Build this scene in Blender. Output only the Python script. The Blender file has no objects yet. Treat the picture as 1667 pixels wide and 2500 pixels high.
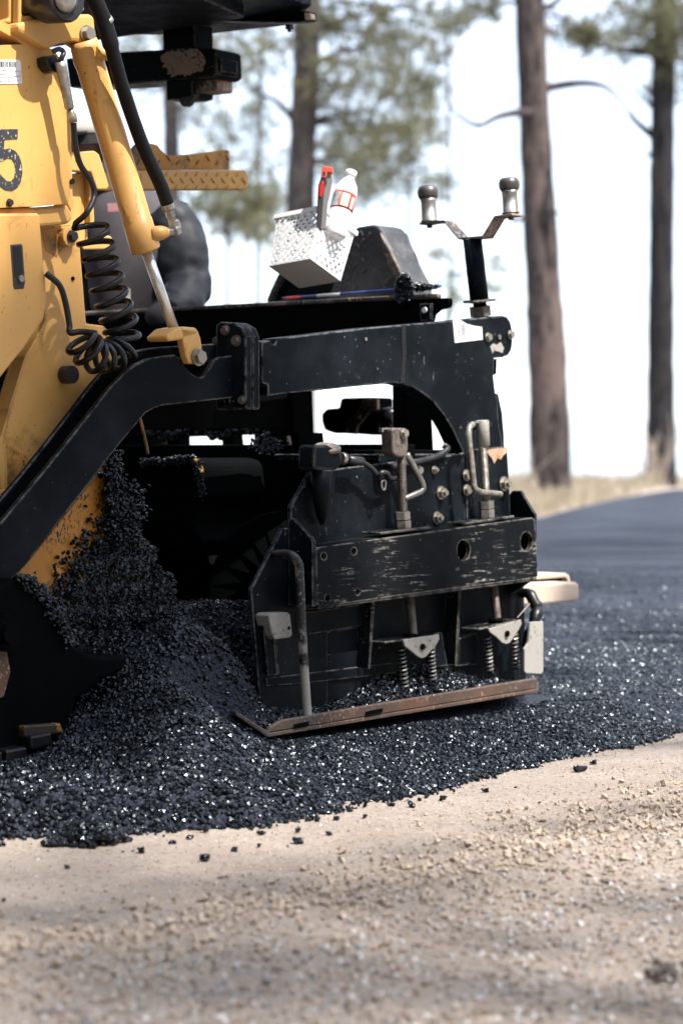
import bpy, bmesh, math, random
import numpy as np
from mathutils import Vector, Matrix, noise as mnoise
random.seed(7)
RNG = np.random.default_rng(11)
SC = bpy.context.scene
COL = SC.collection

# ------------------------------------------------------------------ camera
F, CX, CY, YH, CAMH = 5904.0, 833.5, 1250.0, 1100.0, 0.78
PITCH = math.atan((CY - YH) / F)
cam_d = bpy.data.cameras.new("camera")
cam = bpy.data.objects.new("camera", cam_d); COL.objects.link(cam)
cam.location = (0, 0, CAMH)
cam.rotation_euler = (math.radians(90) - PITCH, 0, 0)
cam_d.sensor_fit = 'VERTICAL'
cam_d.sensor_height = 36.0
cam_d.sensor_width = 24.0
cam_d.lens = F / 2500.0 * 36.0
cam_d.clip_start = 0.1
cam_d.clip_end = 60000
cam_d.dof.use_dof = True
cam_d.dof.focus_distance = 5.75
cam_d.dof.aperture_fstop = 3.3
cam_d.dof.aperture_blades = 9
SC.camera = cam

# ------------------------------------------------------------------ light
SUN_EL, SUN_AZ = math.radians(58), math.radians(126)      # azimuth clockwise from +Y
SUN_DIR = Vector((math.sin(SUN_AZ) * math.cos(SUN_EL), math.cos(SUN_AZ) * math.cos(SUN_EL), math.sin(SUN_EL)))
world = bpy.data.worlds.new("World"); SC.world = world
world.use_nodes = True
wn = world.node_tree; wn.nodes.clear()
sky = wn.nodes.new("ShaderNodeTexSky"); sky.sky_type = 'NISHITA'; sky.sun_disc = False
sky.sun_elevation = SUN_EL; sky.sun_rotation = SUN_AZ
sky.altitude = 1900; sky.air_density = 1.0; sky.dust_density = 4.0; sky.ozone_density = 1.0
bgn = wn.nodes.new("ShaderNodeBackground"); bgn.inputs[1].default_value = 0.15
won = wn.nodes.new("ShaderNodeOutputWorld")
hz_mix = wn.nodes.new("ShaderNodeMix"); hz_mix.data_type = 'RGBA'      # thin bright cloud veil over the whole sky
hz_mix.inputs[0].default_value = 0.5; hz_mix.inputs[7].default_value = (5.9, 6.35, 7.1, 1)
wn.links.new(sky.outputs[0], hz_mix.inputs[6]); wn.links.new(hz_mix.outputs[2], bgn.inputs[0]); wn.links.new(bgn.outputs[0], won.inputs[0])
sun_d = bpy.data.lights.new("sun", 'SUN'); sun_d.energy = 4.6; sun_d.angle = math.radians(0.53)
sun_d.color = (1.0, 0.945, 0.875)
sun = bpy.data.objects.new("sun", sun_d); COL.objects.link(sun)
sun.rotation_euler = SUN_DIR.to_track_quat('Z', 'Y').to_euler()
sun.location = SUN_DIR * 30
SC.view_settings.view_transform = 'Standard'; SC.view_settings.look = 'None'
SC.view_settings.gamma = 1; SC.view_settings.use_curve_mapping = False
SC.view_settings.exposure = 1.32
SC.render.engine = 'CYCLES'
SC.cycles.max_bounces = 6; SC.cycles.caustics_reflective = False; SC.cycles.caustics_refractive = False
SC.cycles.use_denoising = True

# ------------------------------------------------------------------ frame of the machine
TH = math.radians(39.7)
U = Vector((math.sin(TH), math.cos(TH), 0))        # along the paver, towards its rear
V = Vector((math.cos(TH), -math.sin(TH), 0))       # out of its right side
Z = Vector((0, 0, 1))
FW = Vector((0, math.cos(PITCH), -math.sin(PITCH))); UPV = Vector((0, math.sin(PITCH), math.cos(PITCH)))
EYE = Vector((0, 0, CAMH))
V0 = -3.876                                        # plane of the end gate's outer edge
def ray(x, y): return Vector((1, 0, 0)) * ((x - CX) / F) + UPV * (-(y - CY) / F) + FW
def pv(x, y, dt=0.0):                              # survey a point of the side plane v = V0 + dt
    d = ray(x, y); return EYE + d * ((V0 + dt) / d.dot(V))
def pu(x, y, s):                                   # survey a point of the cross plane u = s
    d = ray(x, y); return EYE + d * (s / d.dot(U))
def pdist(x, y, D):
    d = ray(x, y); return EYE + d * (D / d.y)
def pz(x, y, z=0.0):
    d = ray(x, y); return EYE + d * ((z - CAMH) / d.z)
def st(s, t, z): return U * s + V * t + Z * z

# ------------------------------------------------------------------ object helpers
WM = {}
def tag(o, label=None, cat=None, group=None, kind=None):
    if label: o["label"] = label
    if cat: o["category"] = cat
    if group: o["group"] = group
    if kind: o["kind"] = kind
    return o
def setparent(o, p):
    if p is not None:
        if p.parent is not None and p.parent.parent is not None: p = p.parent      # thing > part > sub-part, no deeper
        o.parent = p
        o.matrix_parent_inverse = WM.get(p.name, Matrix()).inverted()
def empty(name, loc, label, cat, group=None):
    o = bpy.data.objects.new(name, None); COL.objects.link(o); o.location = loc
    o.empty_display_size = 0.1
    WM[o.name] = Matrix.Translation(loc)
    return tag(o, label, cat, group)
def link(name, me, m=None, parent=None, mw=None, bevel=0, smooth=False, segs=2):
    o = bpy.data.objects.new(name, me); COL.objects.link(o)
    if m is not None and len(me.materials) == 0: me.materials.append(m)
    if mw is not None: o.matrix_basis = mw; WM[o.name] = mw
    setparent(o, parent)
    if bevel:
        b = o.modifiers.new("bevel", 'BEVEL'); b.width = bevel; b.segments = segs
        b.limit_method = 'ANGLE'; b.angle_limit = math.radians(32)
        b.use_clamp_overlap = True
    if smooth: me.polygons.foreach_set("use_smooth", [True] * len(me.polygons))
    return o
def mesh_bm(name, bm):
    bmesh.ops.recalc_face_normals(bm, faces=bm.faces)
    me = bpy.data.meshes.new(name); bm.to_mesh(me); bm.free(); return me
def prism_mesh(name, loops, vec):
    bm = bmesh.new(); es = []
    if len(loops) == 1:
        f = [bm.faces.new([bm.verts.new(p) for p in loops[0]])]
    else:
        for lp in loops:
            vs = [bm.verts.new(p) for p in lp]
            for i in range(len(vs)): es.append(bm.edges.new((vs[i], vs[(i + 1) % len(vs)])))
        bmesh.ops.triangle_fill(bm, edges=es, use_beauty=True, use_dissolve=False)
        f = bm.faces[:]
    r = bmesh.ops.extrude_face_region(bm, geom=f)
    bmesh.ops.translate(bm, verts=[g for g in r["geom"] if isinstance(g, bmesh.types.BMVert)], vec=vec)
    return mesh_bm(name, bm)
def plate(name, pts, dt, th, m, parent, bevel=0.003, holes=()):   # side plate, thickness inwards
    loops = [[pv(x, y, dt) for x, y in pts]] + [[pv(x, y, dt) for x, y in h] for h in holes]
    return link(name, prism_mesh(name, loops, V * -th), m, parent, bevel=0 if holes else bevel)
def cross(name, pts, s, th, m, parent, bevel=0.003):              # cross plate, thickness to the rear
    return link(name, prism_mesh(name, [[pu(x, y, s) for x, y in pts]], U * th), m, parent, bevel=bevel)
def crosst(name, pts, s, th, m, parent, bevel=0.003):             # cross plate from (t, z)
    return link(name, prism_mesh(name, [[st(s, t, z) for t, z in pts]], U * th), m, parent, bevel=bevel)
def slab(name, pts, z, th, m, parent, bevel=0.003):               # horizontal plate from (s, t)
    return link(name, prism_mesh(name, [[st(s, t, z) for s, t in pts]], Z * th), m, parent, bevel=bevel)
def box(name, s0, s1, t0, t1, z0, z1, m, parent, bevel=0.004):
    return slab(name, [(s0, t0), (s1, t0), (s1, t1), (s0, t1)], z0, z1 - z0, m, parent, bevel)
def circ(cx, cy, rx, ry, n=24): return [(cx + rx * math.cos(2 * math.pi * i / n), cy + ry * math.sin(2 * math.pi * i / n)) for i in range(n)]
def smoothpath(pts, n=8):
    P = [Vector(p) for p in pts]; out = []
    for i in range(len(P) - 1):
        p0 = P[i - 1] if i else P[0] * 2 - P[1]; p1, p2 = P[i], P[i + 1]
        p3 = P[i + 2] if i + 2 < len(P) else P[-1] * 2 - P[-2]
        for k in range(n):
            t = k / n
            out.append(0.5 * ((2 * p1) + (p2 - p0) * t + (2 * p0 - 5 * p1 + 4 * p2 - p3) * t * t + (3 * p1 - p0 - 3 * p2 + p3) * t ** 3))
    out.append(P[-1]); return out
def tube_bm(bm, pts, rad, n=12, cap=True):
    P = [Vector(p) for p in pts]
    R = rad if isinstance(rad, (list, tuple)) else [rad] * len(P)
    rings = []; ref = None
    for i, p in enumerate(P):
        d = (P[min(i + 1, len(P) - 1)] - P[max(i - 1, 0)]).normalized()
        if ref is None: ref = d.orthogonal().normalized()
        ref = (ref - d * ref.dot(d)).normalized(); b = d.cross(ref)
        rings.append([bm.verts.new(p + (ref * math.cos(2 * math.pi * k / n) + b * math.sin(2 * math.pi * k / n)) * R[i]) for k in range(n)])
    for a, b in zip(rings, rings[1:]):
        for k in range(n):
            f = bm.faces.new((a[k], a[(k + 1) % n], b[(k + 1) % n], b[k])); f.smooth = n > 6
    if cap:
        bm.faces.new(rings[0][::-1]); bm.faces.new(rings[-1])
def tube(name, pts, rad, m, parent, n=12, bevel=0):
    bm = bmesh.new(); tube_bm(bm, pts, rad, n)
    return link(name, mesh_bm(name, bm), m, parent, bevel=bevel)
def lathe_along(name, p0, axis, prof, m, parent, n=24):           # prof = [(dist along axis, radius)]
    ax = Vector(axis).normalized()
    return tube(name, [Vector(p0) + ax * a for a, r in prof], [max(r, 1e-4) for a, r in prof], m, parent, n)
def m_of(loc, zaxis, xaxis=None, scale=1.0):
    z = Vector(zaxis).normalized(); x = Vector(xaxis) if xaxis is not None else z.orthogonal()
    x = (x - z * x.dot(z)).normalized(); y = z.cross(x)
    M = Matrix((x, y, z)).transposed().to_4x4() @ Matrix.Diagonal((scale, scale, scale, 1))
    M.translation = loc; return M

# ------------------------------------------------------------------ materials
class NT:
    def __init__(s, name):
        s.m = bpy.data.materials.new(name); s.m.use_nodes = True
        s.t = s.m.node_tree; s.t.nodes.clear()
        s.out = s.t.nodes.new("ShaderNodeOutputMaterial")
        s.b = s.t.nodes.new("ShaderNodeBsdfPrincipled"); s.t.links.new(s.b.outputs[0], s.out.inputs[0])
        s.tc = s.t.nodes.new("ShaderNodeTexCoord")
    def l(s, a, b): s.t.links.new(a, b)
    def n(s, typ, **kw):
        x = s.t.nodes.new(typ)
        for k, v in kw.items():
            if isinstance(k, str) and hasattr(x, k): setattr(x, k, v)
        return x
    def mapping(s, rot=(0, 0, 0), scale=(1, 1, 1), src="Object"):
        r = s.n("ShaderNodeMapping"); r.inputs["Rotation"].default_value = rot; s.l(s.tc.outputs[src], r.inputs[0])
        x = s.n("ShaderNodeMapping"); x.inputs["Scale"].default_value = scale
        s.l(r.outputs[0], x.inputs[0]); return x.outputs[0]
    def noise(s, vec, scale, detail=4, rough=0.55, dist=0.0):
        x = s.n("ShaderNodeTexNoise"); x.inputs["Scale"].default_value = scale; x.inputs["Detail"].default_value = detail
        x.inputs["Roughness"].default_value = rough; x.inputs["Distortion"].default_value = dist
        s.l(vec, x.inputs["Vector"]); return x.outputs["Fac"]
    def ramp(s, fac, a, b, ca=(0, 0, 0, 1), cb=(1, 1, 1, 1)):
        x = s.n("ShaderNodeValToRGB"); x.color_ramp.elements[0].position = a; x.color_ramp.elements[1].position = b
        x.color_ramp.elements[0].color = ca; x.color_ramp.elements[1].color = cb
        s.l(fac, x.inputs[0]); return x.outputs[0]
    def mix(s, fac, a, b):
        x = s.n("ShaderNodeMix"); x.data_type = 'RGBA'
        for sock, v in ((x.inputs[0], fac), (x.inputs[6], a), (x.inputs[7], b)):
            if hasattr(v, "links") or isinstance(v, bpy.types.NodeSocket): s.l(v, sock)
            elif isinstance(v, (int, float)): sock.default_value = v
            else: sock.default_value = (*v[:3], 1)
        return x.outputs[2]
    def math(s, op, a, b=0.0):
        x = s.n("ShaderNodeMath"); x.operation = op
        for sock, v in ((x.inputs[0], a), (x.inputs[1], b)):
            if isinstance(v, bpy.types.NodeSocket): s.l(v, sock)
            else: sock.default_value = v
        return x.outputs[0]
    def bump(s, h, strength=0.3, dist=0.002):
        x = s.n("ShaderNodeBump"); x.inputs["Strength"].default_value = strength; x.inputs["Distance"].default_value = dist
        s.l(h, x.inputs["Height"]); s.l(x.outputs[0], s.b.inputs["Normal"]); return x
    def edge(s, r=0.0055):
        bv = s.n("ShaderNodeBevel"); bv.samples = 4; bv.inputs["Radius"].default_value = r
        g = s.n("ShaderNodeNewGeometry"); d = s.n("ShaderNodeVectorMath"); d.operation = 'DOT_PRODUCT'
        s.l(bv.outputs[0], d.inputs[0]); s.l(g.outputs["Normal"], d.inputs[1])
        return s.ramp(s.math('SUBTRACT', 1.0, d.outputs["Value"]), 0.012, 0.09)
    def set(s, k, v):
        if isinstance(v, bpy.types.NodeSocket): s.l(v, s.b.inputs[k])
        else: s.b.inputs[k].default_value = v if not isinstance(v, tuple) or len(v) == 4 else (*v, 1)
    def hsv(s, col, v):
        x = s.n("ShaderNodeHueSaturation"); s.l(col, x.inputs["Color"])
        s.l(v, x.inputs["Value"]); return x.outputs[0]

ROTU = -(math.pi / 2 - TH)
def paint(name, base, rough=0.42, chips=(0.3, 0.28, 0.25), chip_at=0.70, dust=(0.28, 0.23, 0.18), dust_at=(0.55, 0.8), dust_amt=0.5,
          streak=None, edge_amt=0.75, edge_col=None, spec=0.5, grime=None, bump=0.08, speck=True):
    T = NT(name); o = T.tc.outputs["Object"]
    c = T.mix(T.math('MULTIPLY', T.ramp(T.noise(o, 5, 6, 0.65), *dust_at), dust_amt), base, dust)
    if grime:
        gm = T.noise(o, 7, 8, 0.7, 0.6)
        c = T.mix(T.math('MULTIPLY', T.ramp(gm, grime[1], grime[1] + 0.14), grime[2]), c, grime[0])
    if streak:
        v = T.mapping(rot=(0, 0, ROTU), scale=streak[0])
        k = T.math('MULTIPLY', T.ramp(T.noise(v, 1, 5, 0.7), streak[1], streak[1] + 0.03), T.ramp(T.noise(o, 6, 3), streak[2], streak[2] + 0.12))
        k = T.math('MULTIPLY', k, T.ramp(T.noise(o, 75, 4, 0.7), 0.40, 0.52))
        c = T.mix(k, c, streak[3])
    if speck:
        v2 = T.mapping(rot=(0.5, 0.3, 0.4), scale=(170, 170, 60))
        sp = T.math('MULTIPLY', T.ramp(T.noise(v2, 1, 2, 0.5), chip_at, chip_at + 0.03), T.ramp(T.noise(o, 9, 3), 0.42, 0.6))
        c = T.mix(sp, c, chips)
    if edge_amt:
        e = T.math('MULTIPLY', T.math('MULTIPLY', T.edge(), T.ramp(T.noise(o, 26, 5, 0.75), 0.41, 0.56)), edge_amt)
        c = T.mix(e, c, edge_col or chips)
    T.set("Base Color", c)
    T.set("Roughness", T.ramp(T.noise(o, 11, 6, 0.7), 0.3, 0.75, (rough - 0.1,) * 3 + (1,), (rough + 0.22,) * 3 + (1,)))
    T.set("Specular IOR Level", spec)
    T.bump(T.noise(o, 60, 5, 0.6), bump, 0.003)
    return T.m
def plain(name, col, rough=0.5, metal=0.0, var=0.25, scale=30, bump=0.1, spec=0.5, col2=None, trans=0):
    T = NT(name); o = T.tc.outputs["Object"]
    nz = T.noise(o, scale, 6, 0.65)
    c2 = col2 or tuple(x * (1 - var) for x in col)
    T.set("Base Color", T.mix(T.ramp(nz, 0.35, 0.65), col, c2)); T.set("Metallic", metal)
    T.set("Roughness", T.ramp(T.noise(o, scale * 0.6, 4), 0.3, 0.7, (max(rough - 0.1, 0.02),) * 3 + (1,), (min(rough + 0.12, 1),) * 3 + (1,)))
    T.set("Specular IOR Level", spec)
    if trans: T.set("Transmission Weight", trans)
    if bump: T.bump(T.noise(o, scale * 4, 4), bump, 0.002)
    return T.m

BLK = (0.0022, 0.0042, 0.0062)
M = {}
M['black'] = paint("black_paint", BLK, 0.40, dust=(0.015, 0.019, 0.025), dust_at=(0.45, 0.75), dust_amt=0.6, chip_at=0.735, spec=0.05)
M['worn'] = paint("worn_black_paint", (0.0030, 0.0045, 0.0062), 0.45, chips=(0.30, 0.275, 0.24), chip_at=0.745, dust=(0.013, 0.0135, 0.015), dust_at=(0.42, 0.72), dust_amt=0.7,
                  streak=((13, 150, 150), 0.57, 0.47, (0.23, 0.215, 0.195)), edge_amt=0.9, spec=0.06)
M['scuff'] = paint("scuffed_black_paint", (0.0028, 0.0046, 0.0064), 0.40, chips=(0.28, 0.28, 0.285), chip_at=0.72, dust=(0.017, 0.021, 0.027), dust_at=(0.45, 0.72), dust_amt=0.6, edge_amt=0.8, spec=0.06, streak=((95, 95, 22), 0.625, 0.54, (0.22, 0.22, 0.225)))
M['dull'] = paint("shade_black_steel", (0.002, 0.0024, 0.0026), 0.65, chip_at=0.76, dust=(0.005, 0.0055, 0.006), edge_amt=0.0, spec=0.02, speck=False)  # blackest, dullest copy of the black paint: deep shade of recesses put into its colour
M['yellow'] = paint("yellow_paint", (0.57, 0.318, 0.092), 0.38, chips=(0.05, 0.03, 0.015), chip_at=0.69, dust=(0.50, 0.27, 0.075), dust_at=(0.4, 0.7), dust_amt=0.6,
                    edge_amt=0.35, edge_col=(0.2, 0.12, 0.05), grime=((0.17, 0.09, 0.03), 0.60, 0.75), bump=0.04, streak=((32, 32, 3.2), 0.60, 0.46, (0.36, 0.175, 0.038)))
M['soot'] = paint("sooty_yellow_paint", (0.5, 0.24, 0.045), 0.5, chips=(0.02, 0.015, 0.01), chip_at=0.6, dust=(0.03, 0.024, 0.018), dust_at=(0.45, 0.6), dust_amt=0.95, edge_amt=0.3, edge_col=(0.05, 0.03, 0.02))
M['steel'] = plain("dull_steel", (0.36, 0.34, 0.31), 0.42, 0.85, 0.45, 40, 0.15)
M['zinc'] = plain("zinc_bolt_steel", (0.42, 0.41, 0.37), 0.38, 0.7, 0.5, 60, 0.2, col2=(0.16, 0.12, 0.08))
M['oldbolt'] = plain("rusty_bolt_steel", (0.17, 0.145, 0.125), 0.55, 0.4, 0.5, 70, 0.3, col2=(0.07, 0.05, 0.04))
M['darkbolt'] = plain("black_oxide_steel", (0.05, 0.05, 0.055), 0.4, 0.6, 0.4, 40, 0.1)
M['chrome'] = plain("polished_rod_steel", (0.66, 0.65, 0.63), 0.3, 0.6, 0.1, 8, 0)
M['rust'] = paint("rusty_skid_steel", (0.095, 0.045, 0.024), 0.62, chips=(0.30, 0.22, 0.16), chip_at=0.62, dust=(0.05, 0.04, 0.036), dust_at=(0.4, 0.6), dust_amt=0.9,
                  grime=((0.035, 0.03, 0.03), 0.5, 0.85), edge_amt=0.35, edge_col=(0.2, 0.16, 0.13), bump=0.35)
M['bare'] = paint("bare_scraped_steel", (0.26, 0.245, 0.215), 0.5, chips=(0.05, 0.045, 0.04), chip_at=0.62, dust=(0.15, 0.14, 0.125), dust_at=(0.5, 0.8), dust_amt=0.7, edge_amt=0.3, edge_col=(0.1, 0.09, 0.08))
M['barepatch'] = paint("chipped_white_steel", (0.30, 0.285, 0.255), 0.5, chips=(0.02, 0.022, 0.02), chip_at=0.60, dust=(0.23, 0.215, 0.19), dust_amt=0.5, edge_amt=0.5, edge_col=(0.1, 0.09, 0.08))
M['dusty'] = paint("dust_caked_steel", (0.50, 0.40, 0.32), 0.8, chips=(0.2, 0.14, 0.1), dust=(0.36, 0.28, 0.22), dust_amt=0.8, edge_amt=0, bump=0.3)
M['rubber'] = plain("black_rubber", (0.004, 0.0045, 0.005), 0.36, 0, 0.3, 50, 0.1, spec=0.4)
M['hose'] = plain("braided_black_hose", (0.004, 0.004, 0.0046), 0.6, 0, 0.3, 120, 0.4, spec=0.2)
M['tar'] = plain("wet_tar", (0.004, 0.004, 0.005), 0.25, 0, 0.2, 40, 0.1)
M['white'] = plain("white_plastic", (0.80, 0.80, 0.80), 0.35, 0, 0.05, 10, 0)
M['clearwhite'] = plain("translucent_white_plastic", (0.78, 0.79, 0.80), 0.25, 0, 0.06, 20, 0.05)
M['paper'] = plain("white_sticker", (0.74, 0.74, 0.74), 0.55, 0, 0.12, 25, 0)
M['ink'] = plain("black_print", (0.03, 0.03, 0.035), 0.6, 0, 0.2, 40, 0)
M['greyink'] = plain("grey_print", (0.30, 0.30, 0.31), 0.6, 0, 0.1, 40, 0)
M['decal'] = paint("worn_black_decal", (0.02, 0.025, 0.03), 0.5, chips=(0.5, 0.42, 0.3), chip_at=0.62, dust=(0.06, 0.06, 0.06), dust_amt=0.5, edge_amt=0)
M['red'] = plain("red_plastic", (0.55, 0.02, 0.015), 0.35, 0, 0.1, 20, 0)
M['orange'] = plain("sunfaded_red_plastic", (0.75, 0.10, 0.06), 0.4, 0, 0.1, 20, 0)
M['grey'] = plain("grey_plastic", (0.22, 0.21, 0.20), 0.45, 0, 0.1, 20, 0)
M['bluepaint'] = plain("blue_painted_wood", (0.03, 0.07, 0.32), 0.4, 0, 0.25, 40, 0.1)
M['cream'] = plain("cream_print", (0.7, 0.6, 0.42), 0.5, 0, 0.1, 20, 0)
M['skyprint'] = plain("blue_print", (0.35, 0.45, 0.55), 0.5, 0, 0.3, 60, 0, col2=(0.3, 0.2, 0.12))
M['bluecap'] = plain("blue_plastic", (0.06, 0.16, 0.42), 0.4, 0, 0.2, 20, 0)
M['jacket'] = plain("grey_work_jacket", (0.075, 0.068, 0.075), 0.9, 0, 0.25, 12, 0.3, spec=0.2)
M['sleeve'] = plain("navy_sleeve", (0.006, 0.008, 0.014), 0.7, 0, 0.3, 9, 0.3)
M['skin'] = plain("weathered_skin", (0.30, 0.15, 0.10), 0.55, 0, 0.15, 15, 0.1)
M['capcloth'] = plain("pale_cap_cloth", (0.55, 0.51, 0.47), 0.9, 0, 0.2, 15, 0.2)
M['brim'] = plain("dark_cap_brim", (0.02, 0.02, 0.022), 0.8, 0, 0.2, 15, 0.1)
M['dusttop'] = paint("dusty_black_steel", (0.02, 0.02, 0.022), 0.6, chips=(0.4, 0.31, 0.24), chip_at=0.58, dust=(0.36, 0.27, 0.21), dust_at=(0.5, 0.62), dust_amt=0.85, edge_amt=0.7, edge_col=(0.4, 0.3, 0.24), bump=0.3)
M['cake'] = paint("dust_cake", (0.34, 0.26, 0.21), 0.85, chips=(0.02, 0.02, 0.02), chip_at=0.55, dust=(0.02, 0.02, 0.022), dust_at=(0.5, 0.62), dust_amt=0.9, edge_amt=0, bump=0.4)
M['scrape'] = paint("scraped_black_bar", (0.006, 0.007, 0.009), 0.45, chips=(0.3, 0.27, 0.24), chip_at=0.62, dust=(0.30, 0.275, 0.24), dust_at=(0.5, 0.56), dust_amt=0.9, edge_amt=0)
M['knob'] = plain('gunmetal_cap', (0.09, 0.08, 0.075), 0.38, 0.5, 0.15, 12, 0)
M['tread'] = paint("dusty_tread_plate", (0.018, 0.020, 0.024), 0.5, chips=(0.2, 0.19, 0.18), chip_at=0.64, dust=(0.085, 0.083, 0.085), dust_at=(0.4, 0.62), dust_amt=0.8, edge_amt=0.6)
M['tarry'] = paint("tarry_yellow_plate", (0.44, 0.185, 0.022), 0.5, chips=(0.01, 0.01, 0.01), chip_at=0.55, dust=(0.012, 0.01, 0.009), dust_at=(0.46, 0.53), dust_amt=0.95, edge_amt=0.3, edge_col=(0.02, 0.015, 0.01))

def asphalt_mat(name, fine, lit=False):
    T = NT(name)
    if fine:
        o = T.tc.outputs["Object"]
        v = T.n("ShaderNodeTexVoronoi"); v.inputs["Scale"].default_value = 95; T.l(o, v.inputs["Vector"])
        nz = T.noise(o, 1.2, 5, 0.6)
        T.set("Base Color", T.mix(T.ramp(nz, 0.35, 0.7), (0.012, 0.0145, 0.023), (0.021, 0.024, 0.035)))
        x = T.n("ShaderNodeBump"); x.inputs["Strength"].default_value = 0.9; x.inputs["Distance"].default_value = 0.008
        T.l(v.outputs["Distance"], x.inputs["Height"]); T.l(x.outputs[0], T.b.inputs["Normal"])
        T.set("Roughness", T.ramp(T.noise(T.mapping(scale=(0.5, 2.5, 1)), 1.4, 4), 0.35, 0.65, (.38,) * 3 + (1,), (.6,) * 3 + (1,)))
        T.set("Specular IOR Level", 0.12)
    else:
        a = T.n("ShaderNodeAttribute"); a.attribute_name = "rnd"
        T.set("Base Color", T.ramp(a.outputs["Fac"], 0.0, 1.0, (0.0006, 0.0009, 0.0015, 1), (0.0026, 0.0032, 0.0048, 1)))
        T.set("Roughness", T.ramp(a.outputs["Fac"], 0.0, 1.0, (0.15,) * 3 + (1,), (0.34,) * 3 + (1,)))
        if lit:  # paler, glossier copy: sunshine on the mat put into the stones' colour
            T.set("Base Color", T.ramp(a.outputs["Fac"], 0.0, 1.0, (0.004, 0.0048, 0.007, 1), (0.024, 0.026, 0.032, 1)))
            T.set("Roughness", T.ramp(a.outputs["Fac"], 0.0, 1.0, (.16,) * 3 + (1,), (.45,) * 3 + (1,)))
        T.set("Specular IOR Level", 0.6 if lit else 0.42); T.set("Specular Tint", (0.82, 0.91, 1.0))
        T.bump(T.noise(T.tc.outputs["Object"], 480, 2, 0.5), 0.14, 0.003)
    return T.m
M['asphalt'] = asphalt_mat("fresh_asphalt_stones", False)
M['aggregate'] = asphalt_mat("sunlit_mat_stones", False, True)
M['mat'] = asphalt_mat("fresh_asphalt_mat", True)

def dirt_mat():
    T = NT("packed_dirt"); o = T.tc.outputs["Object"]
    a = T.noise(o, 3.5, 8, 0.65); b = T.noise(o, 60, 6, 0.7); c = T.noise(o, 260, 3, 0.6)
    col = T.mix(T.ramp(a, 0.35, 0.68), (0.37, 0.312, 0.262), (0.295, 0.245, 0.205))
    col = T.mix(T.math('MULTIPLY', T.ramp(b, 0.5, 0.66), 0.6), col, (0.15, 0.12, 0.098))
    col = T.mix(T.math('MULTIPLY', T.ramp(c, 0.58, 0.7), 0.5), col, (0.38, 0.32, 0.265))
    T.set("Base Color", col); T.set("Roughness", 0.95); T.set("Specular IOR Level", 0.15)
    h = T.math('ADD', T.math('MULTIPLY', b, 0.6), T.math('MULTIPLY', c, 0.3))
    T.bump(h, 1.0, 0.02); return T.m
M['dirt'] = dirt_mat()
def stone_mat():
    T = NT("gravel_stones"); a = T.n("ShaderNodeAttribute"); a.attribute_name = "rnd"
    x = T.n("ShaderNodeValToRGB"); cr = x.color_ramp; cr.interpolation = 'LINEAR'
    cols = [(0.0, (0.27, 0.22, 0.18)), (0.32, (0.39, 0.33, 0.275)), (0.5, (0.17, 0.14, 0.115)), (0.62, (0.26, 0.265, 0.27)), (0.82, (0.52, 0.51, 0.50)), (0.93, (0.27, 0.17, 0.14)), (1.0, (0.11, 0.105, 0.11))]
    cr.elements[0].position, cr.elements[0].color = cols[0][0], (*cols[0][1], 1)
    cr.elements[1].position, cr.elements[1].color = cols[-1][0], (*cols[-1][1], 1)
    for p, c in cols[1:-1]: e = cr.elements.new(p); e.color = (*c, 1)
    T.l(a.outputs["Fac"], x.inputs[0])
    T.set("Base Color", x.outputs[0]); T.set("Roughness", 0.9); T.set("Specular IOR Level", 0.2)
    T.bump(T.noise(T.tc.outputs["Object"], 180, 4), 0.5, 0.004); return T.m
M['stone'] = stone_mat()
M['clod'] = plain("dry_earth_clods", (0.38, 0.312, 0.25), 0.95, 0, 0.28, 50, 0.5, spec=0.1)
M['straw'] = plain("dry_pine_needles", (0.46, 0.33, 0.19), 0.8, 0, 0.4, 30, 0, spec=0.2)
M['twig'] = plain("bleached_twigs", (0.36, 0.30, 0.24), 0.9, 0, 0.3, 20, 0.2)
def bark_mat(name, a, b, c):
    T = NT(name); o = T.tc.outputs["Object"]
    v = T.mapping(scale=(1, 1, 0.22))
    n1 = T.noise(v, 11, 6, 0.75, 0.6); n2 = T.noise(v, 1.8, 4, 0.65)
    col = T.mix(T.ramp(n1, 0.42, 0.56), a, b); col = T.mix(T.math("MULTIPLY", T.ramp(n2, 0.5, 0.64), T.ramp(n1, 0.36, 0.5)), col, c)
    T.set("Base Color", col); T.set("Roughness", 0.95); T.set("Specular IOR Level", 0.1)
    T.bump(n1, 0.9, 0.06); return T.m
M['bark'] = bark_mat("pine_bark", (0.022, 0.019, 0.019), (0.10, 0.082, 0.076), (0.15, 0.112, 0.10))
M['barkdark'] = bark_mat("dark_pine_bark", (0.014, 0.014, 0.016), (0.04, 0.037, 0.038), (0.065, 0.055, 0.05))
M['barkgrey'] = bark_mat("grey_pine_bark", (0.04, 0.037, 0.038), (0.085, 0.075, 0.072), (0.11, 0.09, 0.08))
def leaf_mat(name, a, b):
    T = NT(name); x = T.n("ShaderNodeAttribute"); x.attribute_name = "rnd"
    c = T.mix(x.outputs["Fac"], a, b); T.set("Base Color", c); T.set("Roughness", 0.6); T.set("Specular IOR Level", 0.3)
    tr = T.n("ShaderNodeBsdfTranslucent"); T.l(c, tr.inputs[0])
    mx = T.n("ShaderNodeMixShader"); mx.inputs[0].default_value = 0.35
    T.l(T.b.outputs[0], mx.inputs[1]); T.l(tr.outputs[0], mx.inputs[2]); T.l(mx.outputs[0], T.out.inputs[0]); return T.m
M['needles'] = leaf_mat("pine_needles", (0.12, 0.125, 0.065), (0.185, 0.175, 0.105))
M['grass'] = leaf_mat("dry_grass", (0.40, 0.33, 0.24), (0.30, 0.26, 0.18))
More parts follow.
